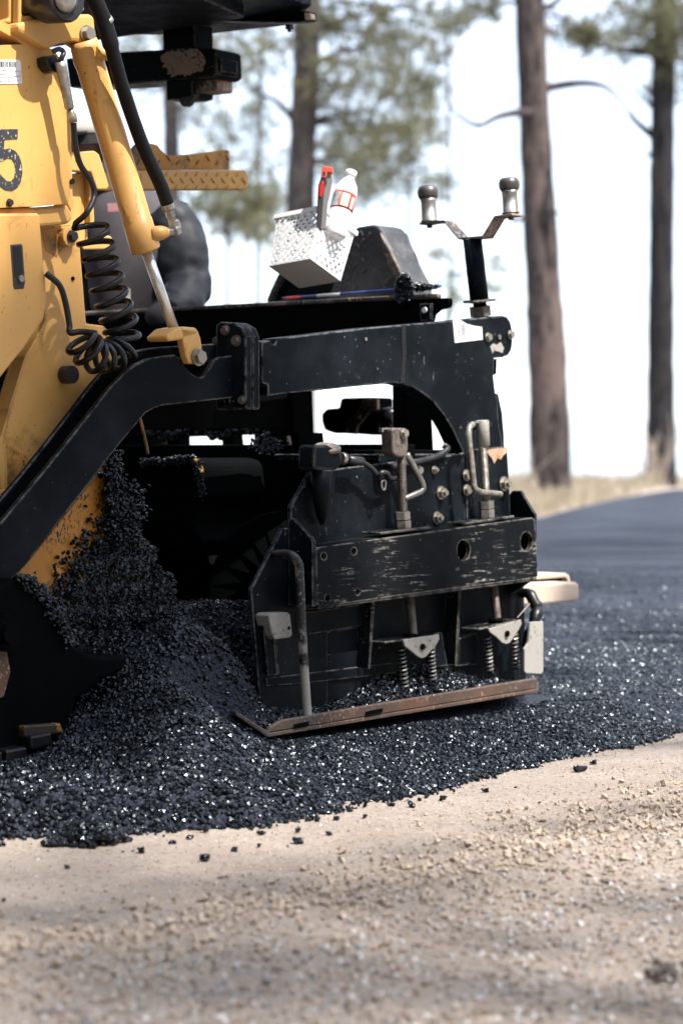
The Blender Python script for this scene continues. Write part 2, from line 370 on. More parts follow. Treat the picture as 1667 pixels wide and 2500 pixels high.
def water_mat():
    T = NT("lake_water"); T.set("Base Color", (0.05, 0.09, 0.12)); T.set("Roughness", 0.12)
    T.bump(T.noise(T.mapping(scale=(0.02, 0.05, 1)), 1.0, 5), 0.15, 1.0); return T.m
M['water'] = water_mat()
M['hill'] = plain("hazy_far_slope", (0.10, 0.12, 0.10), 1.0, 0, 0.3, 0.01, 0, spec=0.0)

# ------------------------------------------------------------------ scattered stones
ICO_V = None
def octa():
    v = np.array([(1, 0, 0), (-1, 0, 0), (0, 1, 0), (0, -1, 0), (0, 0, 1), (0, 0, -1), ], float)
    f = np.array([(0, 2, 4), (2, 1, 4), (1, 3, 4), (3, 0, 4), (2, 0, 5), (1, 2, 5), (3, 1, 5), (0, 3, 5)]); return v, f
def ico():
    global ICO_V, ICO_F
    if ICO_V is None:
        bm = bmesh.new(); bmesh.ops.create_icosphere(bm, subdivisions=1, radius=1.0)
        bm.verts.index_update(); ICO_V = np.array([v.co[:] for v in bm.verts]); ICO_F = np.array([[v.index for v in f.verts] for f in bm.faces]); bm.free()
    return ICO_V, ICO_F
def stones_mesh(name, P, R, flat=(0.55, 1.0), jit=0.28, smooth=False, cheap=False):
    """P (n,3) centres, R (n,) radii -> one mesh of irregular faceted stones with a per-stone attribute rnd."""
    bv, bf = octa() if cheap else ico(); n = len(P); k = len(bv)
    v = np.repeat(bv[None], n, 0) * (1 + RNG.uniform(-jit, jit, (n, k, 1)))
    v *= RNG.uniform(flat[0], flat[1], (n, 1, 3))
    q = RNG.normal(size=(n, 4)); q /= np.linalg.norm(q, axis=1)[:, None]
    w, x, y, z = q.T
    Rm = np.stack([1 - 2 * (y * y + z * z), 2 * (x * y - z * w), 2 * (x * z + y * w), 2 * (x * y + z * w), 1 - 2 * (x * x + z * z), 2 * (y * z - x * w),
                   2 * (x * z - y * w), 2 * (y * z + x * w), 1 - 2 * (x * x + y * y)], 1).reshape(n, 3, 3)
    v = np.einsum('nij,nkj->nki', Rm, v) * R[:, None, None] + P[:, None, :]
    f = (bf[None] + (np.arange(n) * k)[:, None, None]).reshape(-1, 3)
    me = bpy.data.meshes.new(name)
    me.vertices.add(n * k); me.vertices.foreach_set("co", v.reshape(-1).astype(np.float32))
    me.loops.add(f.size); me.loops.foreach_set("vertex_index", f.reshape(-1).astype(np.int32))
    me.polygons.add(len(f)); me.polygons.foreach_set("loop_start", np.arange(0, f.size, 3, dtype=np.int32))
    me.update(calc_edges=True); me.polygons.foreach_set("use_smooth", np.zeros(len(f), dtype=bool))
    at = me.attributes.new("rnd", 'FLOAT', 'POINT'); at.data.foreach_set("value", np.repeat(RNG.uniform(0, 1, n), k).astype(np.float32))
    return me
def quads_mesh(name, A, B, Wd, rnd):
    """thin blades: A base, B tip, Wd half-width vector"""
    n = len(A); v = np.stack([A - Wd, A + Wd, B + Wd * 0.35, B - Wd * 0.35], 1).reshape(-1, 3)
    me = bpy.data.meshes.new(name); me.vertices.add(4 * n); me.vertices.foreach_set("co", v.reshape(-1).astype(np.float32))
    me.loops.add(4 * n); me.loops.foreach_set("vertex_index", np.arange(4 * n, dtype=np.int32))
    me.polygons.add(n); me.polygons.foreach_set("loop_start", np.arange(0, 4 * n, 4, dtype=np.int32))
    me.update(calc_edges=True)
    at = me.attributes.new("rnd", 'FLOAT', 'POINT'); at.data.foreach_set("value", np.repeat(rnd, 4).astype(np.float32)); return me
def vnoise(x, y, seed=0.0):
    return (np.sin(x * 1.7 + seed) * np.cos(y * 2.3 - seed * 1.3) + np.sin(x * 4.1 + y * 3.3 + seed * 2.1) * 0.5 + np.cos(x * 9.2 - y * 7.7 + seed) * 0.25 + np.sin(x * 19 + y * 23 + seed * 3) * 0.12) / 1.87
def sm(x, a, b):
    t = np.clip((x - a) / (b - a), 0, 1); return t * t * (3 - 2 * t)

# ================================================================== GROUND
UA, VA = np.array(U), np.array(V)
def to_st(x, y): return x * U.x + y * U.y, x * V.x + y * V.y
def ground_z(x, y):
    near = sm(-y, -14, -9)
    z = vnoise(x * 1.3, y * 1.3, 2) * 0.012 * near + vnoise(x * 7, y * 7, 5) * 0.004 * near + vnoise(x * 23, y * 23, 1) * 0.002 * near
    s, t = to_st(x, y)
    ridge = np.exp(-((t + 2.72 + 0.10 * np.sin(s * 1.4)) / 0.16) ** 2)
    z = z + ridge * 0.018 * near
    fall = sm(y, 64, 110)
    z = z - fall * 30 + sm(y, 30, 60) * vnoise(x * 0.12, y * 0.12, 3) * 0.25
    return z
def grid_object(name, xs, ys, zf, m, kind="structure"):
    X, Y = np.meshgrid(xs, ys); Zz = zf(X, Y); v = np.stack([X, Y, Zz], -1).reshape(-1, 3)
    nx, ny = len(xs), len(ys); i = np.arange(nx - 1)[None] + (np.arange(ny - 1) * nx)[:, None]
    f = np.stack([i, i + 1, i + nx + 1, i + nx], -1).reshape(-1, 4)
    me = bpy.data.meshes.new(name); me.vertices.add(len(v)); me.vertices.foreach_set("co", v.reshape(-1).astype(np.float32))
    me.loops.add(f.size); me.loops.foreach_set("vertex_index", f.reshape(-1).astype(np.int32))
    me.polygons.add(len(f)); me.polygons.foreach_set("loop_start", np.arange(0, f.size, 4, dtype=np.int32)); me.update(calc_edges=True)
    o = link(name, me, m, smooth=True); o["kind"] = kind; return o
xs = np.unique(np.concatenate([np.linspace(-140, -8, 34), np.linspace(-8, -1.6, 25), np.linspace(-1.6, 2.4, 130), np.linspace(2.4, 9, 30), np.linspace(9, 140, 34)]))
ys = np.unique(np.concatenate([np.linspace(-30, 2.4, 14), np.linspace(2.4, 8.5, 190), np.linspace(8.5, 20, 40), np.linspace(20, 140, 90)]))
grid_object("dirt_ground", xs, ys, ground_z, M['dirt'])
lake = link("lake", prism_mesh("lake", [[Vector((-30000, 90, -24)), Vector((30000, 90, -24)), Vector((30000, 45000, -24)), Vector((-30000, 45000, -24))]], Vector((0, 0, -2))), M['water'])
lake["kind"] = "structure"

# asphalt height over (s, t)
T_EDGE = -3.54
EDGE_S = [2.0, 3.0, 3.28, 3.47, 3.71, 4.05, 4.4, 4.74, 5.17, 5.6, 6.0, 9.0]; EDGE_T = [-4.0, -3.75, -3.60, -3.46, -3.31, -3.33, -3.37, -3.44, -3.49, -3.53, -3.56, -3.60]
def edge_t(s): return np.interp(s, EDGE_S, EDGE_T) + 0.5 * (0.022 * np.sin(s * 5.1) + 0.018 * np.sin(s * 11.7 + 1) + 0.012 * np.sin(s * 27.0 + 2))
def pile_z(s, t):
    d = np.clip(edge_t(s) - t, 0, None)
    steep = np.minimum(0.52 * d, 0.085 + 0.29 * sm(s, 3.55, 4.35)) + 0.015 * sm(d, 0, 0.05)
    steep = steep * (0.94 + 0.08 * vnoise(s * 3, t * 3, 4)) + 0.014 * vnoise(s * 8, t * 8, 6) * sm(d, 0.02, 0.12)
    gate = np.minimum(0.24 * d, 0.082)
    gate = gate + 0.3 * sm(-t, -V0 + 0.11, -V0 + 0.35) * sm(-s, -5.3, -4.7)
    mat = np.minimum(0.30 * d, 0.078) + 0.004 * vnoise(s * 4, t * 4, 8)
    inn = sm(-t, -V0 - 0.02, -V0 + 0.08) * sm(-s, -4.55, -4.3)
    w1 = sm(s, 3.96, 4.24) * (1 - inn); w2 = sm(s, 5.4, 5.75)
    z = steep * (1 - w1) + gate * w1
    z = z - 0.028 * np.exp(-((t - V0 - 0.01) / 0.05) ** 2) * sm(s, 4.22, 4.36) * sm(-s, -5.7, -5.5)
    z = z * (1 - w2) + mat * w2
    return np.where(d > 0, z, -0.03)
def asphalt_sheet():
    ss = np.unique(np.concatenate([np.linspace(-4, 3.0, 30), np.linspace(3.0, 6.6, 150), np.linspace(6.6, 14, 60), np.linspace(14, 60, 50)]))
    fr = np.unique(np.concatenate([np.linspace(0, 0.9, 50), np.linspace(0.9, 4, 20)]))
    # the far side bends with the road
    V_, F_ = [], []; far = []
    for s in ss:
        te = float(edge_t(s)); s_arr = np.full(len(fr), s); t_arr = te - fr
        for t, z in zip(t_arr, pile_z(s_arr, t_arr)): V_.append(st(s, t, float(z) if fr[0] or t < te else 0.0))
    n = len(fr)
    for i in range(len(ss) - 1):
        for j in range(n - 1): F_.append((i * n + j, (i + 1) * n + j, (i + 1) * n + j + 1, i * n + j + 1))
    me = bpy.data.meshes.new("asphalt_pile_bed"); me.from_pydata(V_, [], F_); me.update()
    o = link("asphalt_mat_surface", me, M['mat'], smooth=True); o["kind"] = "structure"
asphalt_sheet()
# the finished road further back: one sheet, its far edge bends away
farline = [pz(1312, 1283), pz(1400, 1256), pz(1500, 1231), pz(1600, 1212), pz(1667, 1201), pz(1760, 1192)]
Y0 = [st(-3, T_EDGE - 3.9, 0), st(6, T_EDGE - 3.9, 0)]
left_far = [st(-3, -13.5, 0), st(8, -13.6, 0), st(16, -13.9, 0)]
near_r = [st(60, T_EDGE - 3.9, 0), st(14, T_EDGE - 3.9, 0)]
road_pts = Y0[:1] + left_far + farline + [Vector((30, 60, 0)), ] + near_r + Y0[1:]
bm = bmesh.new(); f = bm.faces.new([bm.verts.new(Vector((p.x, p.y, 0.075))) for p in road_pts])
bmesh.ops.triangulate(bm, faces=[f])
r = link("asphalt_road", mesh_bm("asphalt_road", bm), M['mat']); r["kind"] = "structure"
r.data.transform(Matrix.Identity(4))

def scatter_st(n, s0, s1, t0, t1, zf, rmin, rmax, keep=None):
    s = RNG.uniform(s0, s1, n); t = RNG.uniform(t0, t1, n)
    if keep is not None: k = keep(s, t); s, t = s[k], t[k]
    z = zf(s, t); k = z > -0.02; s, t, z = s[k], t[k], z[k]
    r = RNG.uniform(0, 1, len(s)) ** 1.9 * (rmax - rmin) + rmin
    P = s[:, None] * UA[None] + t[:, None] * VA[None]; P[:, 2] = z + r * 0.15
    return P, r
PR = []
PR.append(scatter_st(34000, 3.0, 4.45, -4.4, -3.25, pile_z, 0.0034, 0.0102))
PR.append(scatter_st(20000, 4.30, 5.75, V0 - 0.02, -3.28, pile_z, 0.0034, 0.0094))
PR.append(scatter_st(6000, 4.4, 5.2, V0 - 0.5, V0 - 0.12, pile_z, 0.004, 0.009))
def add_edge(n):
    s = RNG.uniform(2.8, 9.5, n); t = edge_t(s) + np.abs(RNG.normal(0, 0.018, n)); P = s[:, None] * UA[None] + t[:, None] * VA[None]
    r = RNG.uniform(0.0025, 0.009, n); P[:, 2] = ground_z(P[:, 0], P[:, 1]) + r * 0.5; return P, r
PR.append(add_edge(2200))
P = np.concatenate([p for p, r in PR]); R = np.concatenate([r for p, r in PR])
o = link("loose_asphalt", stones_mesh("loose_asphalt", P, R), M['asphalt']); o["kind"] = "stuff"
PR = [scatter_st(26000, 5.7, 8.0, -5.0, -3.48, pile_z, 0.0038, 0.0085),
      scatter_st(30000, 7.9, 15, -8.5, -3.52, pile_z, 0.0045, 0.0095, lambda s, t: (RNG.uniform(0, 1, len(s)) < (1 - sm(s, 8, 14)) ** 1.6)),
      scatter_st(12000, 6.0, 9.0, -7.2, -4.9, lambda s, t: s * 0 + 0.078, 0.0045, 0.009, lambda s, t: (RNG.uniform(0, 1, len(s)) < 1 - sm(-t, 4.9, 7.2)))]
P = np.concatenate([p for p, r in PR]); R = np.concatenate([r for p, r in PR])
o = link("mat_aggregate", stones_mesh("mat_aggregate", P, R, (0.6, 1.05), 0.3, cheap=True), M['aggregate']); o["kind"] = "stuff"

# loose gravel on the dirt shoulder
def gravel():
    n = 60000; y = 2.7 + RNG.uniform(0, 1, n) ** 1.5 * 6.5; x = RNG.uniform(-0.2, 0.2, n) * y + 0.0
    s, t = to_st(x, y)
    dens = 0.08 + 0.92 * sm(t, -3.15, -2.55) + 0.5 * np.clip(vnoise(x * 2, y * 2, 9), 0, 1)
    k = (RNG.uniform(0, 1, n) < dens) & (t > edge_t(s) + .02); x, y, t = x[k], y[k], t[k]
    r = 0.0015 + RNG.uniform(0, 1, len(x)) ** 2.8 * 0.0085 * (0.25 + 0.75 * sm(t, -2.95, -2.3))
    P = np.stack([x, y, ground_z(x, y) + r * 0.25], 1)
    o = link("shoulder_gravel", stones_mesh("shoulder_gravel", P, r, (0.5, 1.0), 0.25, cheap=True), M['stone'], smooth=False); o["kind"] = "stuff"
    n = 30000; s = RNG.uniform(2.6, 9.0, n); t = RNG.uniform(-3.6, -2.8, n); kk = t > edge_t(s) + .01; s = s[kk]; t = t[kk]; n = len(s); x = s * U.x + t * V.x; y = s * U.y + t * V.y; r = 0.0010 + RNG.uniform(0, 1, n) ** 5 * 0.0034
    o = link("fine_gravel", stones_mesh("fine_gravel", np.stack([x, y, ground_z(x, y) + r * .2], 1), r, (0.5, 1.0), 0.22, cheap=True), M['stone']); o["kind"] = "stuff"
    n = 6500; s = RNG.uniform(2.2, 6.8, n); t = -2.74 - 0.10 * np.sin(s * 1.4) + RNG.normal(0, 0.14, n)
    x = s * U.x + t * V.x; y = s * U.y + t * V.y
    r = 0.0032 + RNG.uniform(0, 1, n) ** 3 * 0.0095
    P = np.stack([x, y, ground_z(x, y) + r * 0.4], 1)
    me = stones_mesh("clods", P, r, (0.65, 1.05), 0.28, cheap=True)
    o = link("earth_clods", me, M['clod']); o["kind"] = "stuff"
    n = 5200; y = 2.7 + RNG.uniform(0, 1, n) ** 1.3 * 3.6; x = RNG.uniform(-0.2, 0.2, n) * y; s, t = to_st(x, y)
    k = (t > -3.1) & (RNG.uniform(0, 1, n) < 0.25 + 0.75 * sm(x, -0.5, 0.6)); x, y = x[k], y[k]; n = len(x)
    a = RNG.uniform(0, 2 * np.pi, n); L = RNG.uniform(0.012, 0.05, n); d = np.stack([np.cos(a), np.sin(a), RNG.uniform(-.1, .1, n)], 1)
    A = np.stack([x, y, ground_z(x, y) + 0.005 + RNG.uniform(0, .004, n)], 1); B = A + d * L[:, None]; w = np.stack([-np.sin(a), np.cos(a), RNG.uniform(0, .6, n)], 1) * 0.0007
    o = link("pine_straw", quads_mesh("pine_straw", A, B, w, RNG.uniform(0, 1, n)), M['straw']); o["kind"] = "stuff"
gravel()

# ================================================================== THE PAVER
PAVER = empty("asphalt_paver", st(4.2, V0 - 1.2, 0), "yellow and black road paver with its screed pressed against a heap of fresh asphalt", "paver")
_bolt = {}
def bolt_mesh(kind):
    if kind in _bolt: return _bolt[kind]
    bm = bmesh.new()
    def cyl(r, z0, z1, n, rot=0):
        b = [bm.verts.new((r * math.cos(2 * math.pi * i / n + rot), r * math.sin(2 * math.pi * i / n + rot), z0)) for i in range(n)]
        t = [bm.verts.new((r * math.cos(2 * math.pi * i / n + rot), r * math.sin(2 * math.pi * i / n + rot), z1)) for i in range(n)]
        for i in range(n): bm.faces.new((b[i], b[(i + 1) % n], t[(i + 1) % n], t[i]))
        bm.faces.new(t); bm.faces.new(b[::-1])
    cyl(1.28, 0, 0.22, 18)
    if kind == "hex": cyl(1.0, 0.22, 0.95, 6, 0.3)
    elif kind == "nut": cyl(1.0, 0.22, 0.95, 6, 0.3); cyl(0.52, 0.95, 1.55, 12)
    elif kind == "pin": bm.clear(); cyl(1.0, 0, 1.3, 28)
    elif kind == "round": bm.clear(); cyl(1.0, 0, 0.6, 16)
    _bolt[kind] = mesh_bm(kind + "_bolt", bm); return _bolt[kind]
_boltm = {}
def bolt(parent, x, y, dt, rpx, m='zinc', kind='hex', axis=None, s=None, name=None):
    p = pv(x, y, dt) if s is None else pu(x, y, s)
    D = (p - EYE).y; r = rpx / F * D
    key = (kind, m)
    if key not in _boltm:
        me = bolt_mesh(kind).copy(); me.materials.append(M[m]); _boltm[key] = me
    ax = axis or V
    o = bpy.data.objects.new(name or ("pin" if kind in ("pin",) else "bolt"), _boltm[key]); COL.objects.link(o)
    o.matrix_basis = m_of(p, ax, Z, r); setparent(o, parent)
    o.rotation_mode = 'XYZ'
    return o
def smoothpath_px(pts, n): return [(p.x, p.y) for p in smoothpath([(x, y, 0) for x, y in pts], n)]
def on_plate(name, pts, dt, m, parent, th=0.0012): return plate(name, pts, dt, th, m, parent, bevel=0)

# ---- tractor bodywork
hood = plate("hood_panel", [(-90, 60), (5, 50), (30, 64), (135, 125), (152, 150), (160, 178), (165, 330), (171, 478), (166, 497), (100, 503), (-90, 511)], -0.20, 0.10, M['yellow'], PAVER,
             holes=[[(-70, 60), (3, 75), (30, 90), (55, 108), (-70, 113)]])
plate("hood_cavity", [(-95, 40), (70, 60), (75, 130), (-95, 135)], -0.33, 0.01, M['dull'], hood)
lathe_along("filler_cap", pv(-14, 108, -0.30), V, [(0, 0.026), (0.05, 0.026), (0.055, 0.02), (0.06, 0.0)], M['bluecap'], hood, 10)
stick = on_plate("barcode_sticker", [(-60, 147), (47, 146), (51, 149), (55, 200), (53, 204), (-60, 206)], -0.1985, M['paper'], hood)
x = -52
rb = random.Random(5)
bars = bmesh.new()
while x < 40:
    w = rb.choice([1.6, 2.4, 3.6]); q = [pv(x, 150, -0.1978), pv(x + w, 150, -0.1978), pv(x + w + 0.3, 164, -0.1978), pv(x + 0.3, 164, -0.1978)]
    bars.faces.new([bars.verts.new(p) for p in q]); x += w + rb.choice([1.4, 2.0, 2.8])
link("barcode", mesh_bm("barcode", bars), M['ink'], stick)
lines = bmesh.new()
def inkline(x0, y0, x1, y1, h=1.3):
    q = [pv(x0, y0, -0.1977), pv(x1, y1, -0.1977), pv(x1, y1 + h, -0.1977), pv(x0, y0 + h, -0.1977)]
    lines.faces.new([lines.verts.new(p) for p in q])
for a in [(4, 170, 18, 170, 1.8), (-20, 180, -2, 180, 1.8), (0, 180, 14, 180, 2), (-40, 187, 32, 187, 1.5), (-20, 197, 8, 197, 2.2), (12, 197, 16, 197, 2), (20, 197, 26, 197, 2),
          (37, 173, 50, 173), (38, 197, 50, 197), (35, 185, 50, 185, 2)]: inkline(*a)
for a in [(37, 173, 1, 12), (50, 173, 1, 24), (38, 186, 1, 11), (34, 184, 1, 6)]: inkline(a[0], a[1], a[0] + a[2], a[1], a[3])
link("sticker_print", mesh_bm("sticker_print", lines), M['greyink'], stick)
five = [(-40, 316), (45, 315), (44, 339), (12, 341), (11, 365), (24, 362), (38, 368), (49, 382), (55, 402), (56, 422), (52, 444), (43, 459), (30, 466), (14, 464), (2, 455), (-14, 440), (-40, 425),
        (-40, 405), (-16, 405), (8, 432), (18, 442), (28, 443), (36, 434), (39, 418), (37, 400), (30, 388), (20, 386), (10, 392), (-3, 396), (-18, 392), (-40, 392)]
on_plate("number_five", five, -0.1985, M['decal'], hood)
bolt(hood, 24, 495, -0.198, 8, 'darkbolt', name="hood_bolt")
plate("hood_skirt", [(-90, 512), (100, 505), (166, 499), (178, 520), (179, 535), (168, 547), (100, 553), (-90, 560)], -0.212, 0.10, M['yellow'], PAVER, 0.01)
plate("hood_rear_edge", [(163, 185), (170, 200), (176, 330), (180, 490), (176, 520), (166, 498), (160, 330)], -0.225, 0.05, M['yellow'], PAVER, 0.004)
bolt(PAVER, 176, 443, -0.222, 7, 'rubber', 'round', name="rubber_stop")
door = plate("access_door", [(-90, 522), (94, 520), (99, 524), (108, 640), (114, 690), (116, 745), (108, 782), (62, 848), (0, 926), (-90, 1030)], -0.185, 0.05, M['yellow'], PAVER, 0.006)
hb = plate("door_latch", [(27, 597), (54, 595), (57, 600), (63, 690), (60, 705), (37, 707), (34, 700), (27, 605)], -0.1835, 0.004, M['ink'], door, 0.002)
plate("latch_recess", [(32, 602), (51, 601), (57, 672), (37, 676)], -0.1825, 0.0005, M['rubber'], hb, 0)
bolt(hb, 51, 680, -0.182, 8.5, 'zinc', 'round', name="lock")
frame = plate("side_frame", [(96, 540), (193, 548), (200, 640), (212, 790), (255, 795), (268, 810), (276, 880), (215, 985), (130, 1085), (22, 1195), (12, 1210), (8, 1075), (24, 995), (62, 872), (112, 785)], -0.265, 0.05, M['yellow'], PAVER, 0.004)
plate("soot_patch", [(103, 556), (172, 549), (186, 566), (160, 600), (140, 628), (112, 610)], -0.2638, 0.001, M['soot'], frame, 0)
plate("grime_patch", [(24, 1090), (34, 1096), (60, 1110), (75, 1125), (26, 1190), (20, 1190), (18, 1080)], -0.2638, 0.001, M['soot'], frame, 0)
bolt(frame, 178, 680, -0.2645, 5, 'dull', 'round', name="frame_hole")
bolt(frame, 158, 915, -0.262, 22, 'darkbolt', 'pin', name="pivot_pin")
ear = plate("bolt_ear", circ(174, 577, 19, 26, 20), -0.245, 0.03, M['yellow'], frame, 0.003)
bolt(ear, 176, 577, -0.243, 12, 'darkbolt', 'hex')
plate("fold_strip", [(-4, 1075), (2, 1068), (54, 905), (60, 880), (62, 870), (24, 995), (8, 1078), (14, 1200), (4, 1200)], -0.255, 0.04, M['yellow'], frame, 0.002)
plate("lower_step", [(-90, 1212), (10, 1196), (28, 1194), (22, 1212), (0, 1240), (-90, 1290)], -0.24, 0.06, M['yellow'], PAVER, 0.004)
box("engine_bay", 2.2, 3.95, V0 - 1.5, V0 - 0.36, 0.45, 1.9, M['dull'], PAVER)
# upper mast post and lug
mast = plate("mast_post", [(22, -60), (46, -60), (46, 40), (44, 54), (36, 62), (16, 52), (24, 44)], -0.215, 0.07, M['yellow'], PAVER, 0.004)
plate("mast_window", [(-90, -60), (22, -60), (25, 44), (18, 48), (-90, 50)], -0.26, 0.01, M['ink'], mast, 0)
plate("tray_wall", [(47, -60), (56, -60), (54, 32), (60, 41), (80, 36), (96, 34), (120, 34), (150, 33), (162, 40), (150, 43), (110, 46), (46, 56)], -0.19, 0.02, M['yellow'], PAVER, 0.003)
plate("tray_back", [(50, -60), (90, -60), (90, 36), (56, 40)], -0.25, 0.01, M['yellow'], PAVER, 0)
lug = plate("cylinder_lug", [(44, 56), (100, 44), (150, 38), (165, 34), (222, 34), (232, 41), (236, 85), (233, 100), (222, 111), (207, 112), (196, 104), (188, 100), (160, 103), (138, 110), (118, 121), (80, 98), (46, 76)], -0.175, 0.055, M['yellow'], PAVER, 0.008)
bolt(lug, 212, 83, -0.172, 17, 'zinc', 'hex')
lamp = lathe_along("work_lamp", pv(160, -4, -0.10), V, [(-0.12, 0.03), (-0.06, 0.05), (0, 0.055), (0.01, 0.05)], M['darkbolt'], PAVER, 20)
lathe_along("lamp_lens", pv(160, -6, -0.088), V, [(0, 0.036), (0.006, 0.034), (0.012, 0.02), (0.014, 0.0)], M['steel'], lamp, 18)
plate("lamp_bracket", [(78, 30), (82, -10), (130, -10), (200, 5), (200, 30), (160, 34)], -0.17, 0.06, M['rubber'], PAVER, 0.004)
con = plate("wire_connector", [(170, 24), (203, 13), (208, 22), (204, 28), (176, 34)], -0.10, 0.02, M['grey'], PAVER, 0.003)
tube("connector_wire", smoothpath([pv(173, 30, -0.11), pv(160, 31, -0.11), pv(140, 26, -0.12), pv(120, 30, -0.13)]), 0.004, M['hose'], PAVER, 6)

# ---- lift cylinder
def pt(x, y, dt): return pv(x, y, dt)
c0, c1, c2 = pt(204, 100, -0.185), pt(357, 612, -0.165), pt(428, 812, -0.155)
cyl_ax = (c1 - c0).normalized(); L1 = (c1 - c0).length
brl = lathe_along("cylinder_barrel", c0, cyl_ax, [(0, 0.032), (0.018, 0.035), (0.02, 0.0345), (0.045, 0.037), (0.06, 0.0345), (L1 - 0.075, 0.0345), (L1 - 0.074, 0.036), (L1 - 0.004, 0.036), (L1, 0.034)], M['yellow'], PAVER, 32)
lathe_along("piston_rod", c1, c2 - c1, [(0, 0.0125), ((c2 - c1).length, 0.0125)], M['chrome'], brl, 20)
q0 = pt(235, 128, -0.15); lathe_along("cylinder_port", q0, U * 0.7 - Z * 0.05 + V * 0.2, [(0, 0.014), (0.035, 0.014), (0.038, 0.010)], M['yellow'], brl, 12)
q1 = pt(386, 570, -0.135); lathe_along("cylinder_port", q1, U * 0.6 + Z * 0.12 + V * 0.3, [(-0.02, 0.02), (0.012, 0.017), (0.022, 0.013), (0.026, 0.01)], M['yellow'], brl, 14)
clev = plate("rod_clevis", [(441, 800), (484, 806), (491, 826), (497, 868), (502, 890), (462, 888), (455, 870)], -0.112, 0.022, M['yellow'], brl, 0.004)
plate("clevis_head", [(407, 822), (428, 802), (452, 797), (482, 800), (484, 818), (447, 829), (428, 832), (412, 834)], -0.112, 0.07, M['yellow'], brl, 0.006)
plate("clevis_fork", [(441, 800), (484, 806), (491, 826), (497, 868), (502, 890), (462, 888), (455, 870)], -0.165, 0.02, M['yellow'], brl, 0.004)
bolt(clev, 483, 872, -0.109, 17, 'zinc', 'hex')

# ---- hoses
hz = tube("hydraulic_hose", smoothpath([pt(205, -60, -0.10), pt(232, 0, -0.10), pt(255, 55, -0.10), pt(274, 120, -0.10), (pt(300, 215, -0.11)), pt(345, 345, -0.125), pt(392, 450, -0.125), pt(409, 497, -0.125)]),
          [0.0195] * 24 + [0.0165] * 33, M['hose'], PAVER, 16)
d1 = pt(416, 520, -0.125) - pt(407, 492, -0.125)
lathe_along("hose_collar", pt(407, 492, -0.125), d1, [(0, 0.0135), (0.003, 0.0150), (0.019, 0.0150), (0.022, 0.0125)], M['steel'], hz, 16)
lathe_along("hose_collar", pt(254, 48, -0.10), pt(262, 62, -0.10) - pt(254, 48, -0.10), [(0, 0.020), (0.011, 0.020)], M['grey'], hz, 16)
lathe_along("hose_fitting", pt(413, 512, -0.125), d1, [(0, 0.012), (0.018, 0.0125), (0.019, 0.010), (0.024, 0.0105), (0.042, 0.0125), (0.046, 0.0145), (0.062, 0.0145)], M['steel'], hz, 6)
tube("hose_elbow", smoothpath([pt(424, 538, -0.125), pt(430, 556, -0.125), pt(424, 566, -0.13), pt(405, 568, -0.13)]), 0.0125, M['steel'], hz, 10)
# electrical cable: plug, lead, coil
plug = tube("cable_plug", [pt(146, 150, -0.15), pt(151, 166, -0.15), pt(157, 195, -0.15), pt(170, 262, -0.15), pt(171, 266, -0.15)], [0.0125, 0.0130, 0.0120, 0.0110, 0.009], M['steel'], PAVER, 16)
tube("plug_nut", [pt(172, 266, -0.15), pt(174, 276, -0.15), pt(176, 281, -0.15), pt(179, 299, -0.15)], [0.007, 0.008, 0.0105, 0.0105], M['zinc'], plug, 10)
plate("plug_holder", [(114, 138), (138, 133), (146, 150), (142, 178), (128, 174), (117, 160)], -0.165, 0.035, M['rubber'], plug, 0.004)
tube("plug_spring", smoothpath([pt(128, 126, -0.15), pt(146, 120, -0.14), pt(156, 128, -0.14), pt(152, 140, -0.14), pt(146, 152, -0.15)]), 0.006, M['darkbolt'], plug, 8)
def coil():
    # the lead comes down from the plug, coils along the frame, fans out and climbs back to the door
    path = smoothpath([pt(222, 548, -0.13), pt(240, 610, -0.13), pt(268, 715, -0.13), pt(296, 800, -0.13), pt(296, 850, -0.13), pt(262, 872, -0.13), pt(226, 866, -0.13), pt(197, 828, -0.13)], 40)
    Ls = [0]
    for a, b in zip(path, path[1:]): Ls.append(Ls[-1] + (b - a).length)
    tot = Ls[-1]; turns = 13.5; N = int(turns * 22); out = []
    Wn = (V * 0.6 - Vector((0, 1, 0)) * 0.4).normalized()
    for i in range(N + 1):
        f = i / N
        g = f * 1.0 + 0.05 * math.sin(f * 3.1)              # turns packed closer towards the end
        l = min(g, 1) * tot; j = min(max(k for k in range(len(Ls)) if Ls[k] <= l), len(path) - 2)
        p = path[j].lerp(path[j + 1], (l - Ls[j]) / max(Ls[j + 1] - Ls[j], 1e-9))
        tng = (path[min(j + 3, len(path) - 1)] - path[max(j - 3, 0)]).normalized()
        side = Vector((1, 0, 0)); side = (side - tng * side.dot(tng)).normalized(); dep = tng.cross(side)
        a = 2 * math.pi * turns * f + math.pi
        rr = 0.039 if f < 0.72 else 0.039
        out.append(p + side * math.cos(a) * rr + dep * math.sin(a) * rr * 0.9)
    lead = smoothpath([pt(180, 300, -0.15), pt(184, 350, -0.15), pt(196, 400, -0.15), pt(224, 445, -0.14), pt(230, 480, -0.135), pt(212, 520, -0.13), out[0] - Z * -0.01], 8)
    tail = smoothpath([out[-1], pt(196, 810, -0.13), pt(172, 812, -0.135), pt(170, 790, -0.14), pt(160, 735, -0.15), pt(145, 695, -0.16), pt(112, 667, -0.18)], 8)
    return tube("coiled_cable", lead[:-1] + out + tail[1:], 0.0072, M['rubber'], PAVER, 10)
coil()

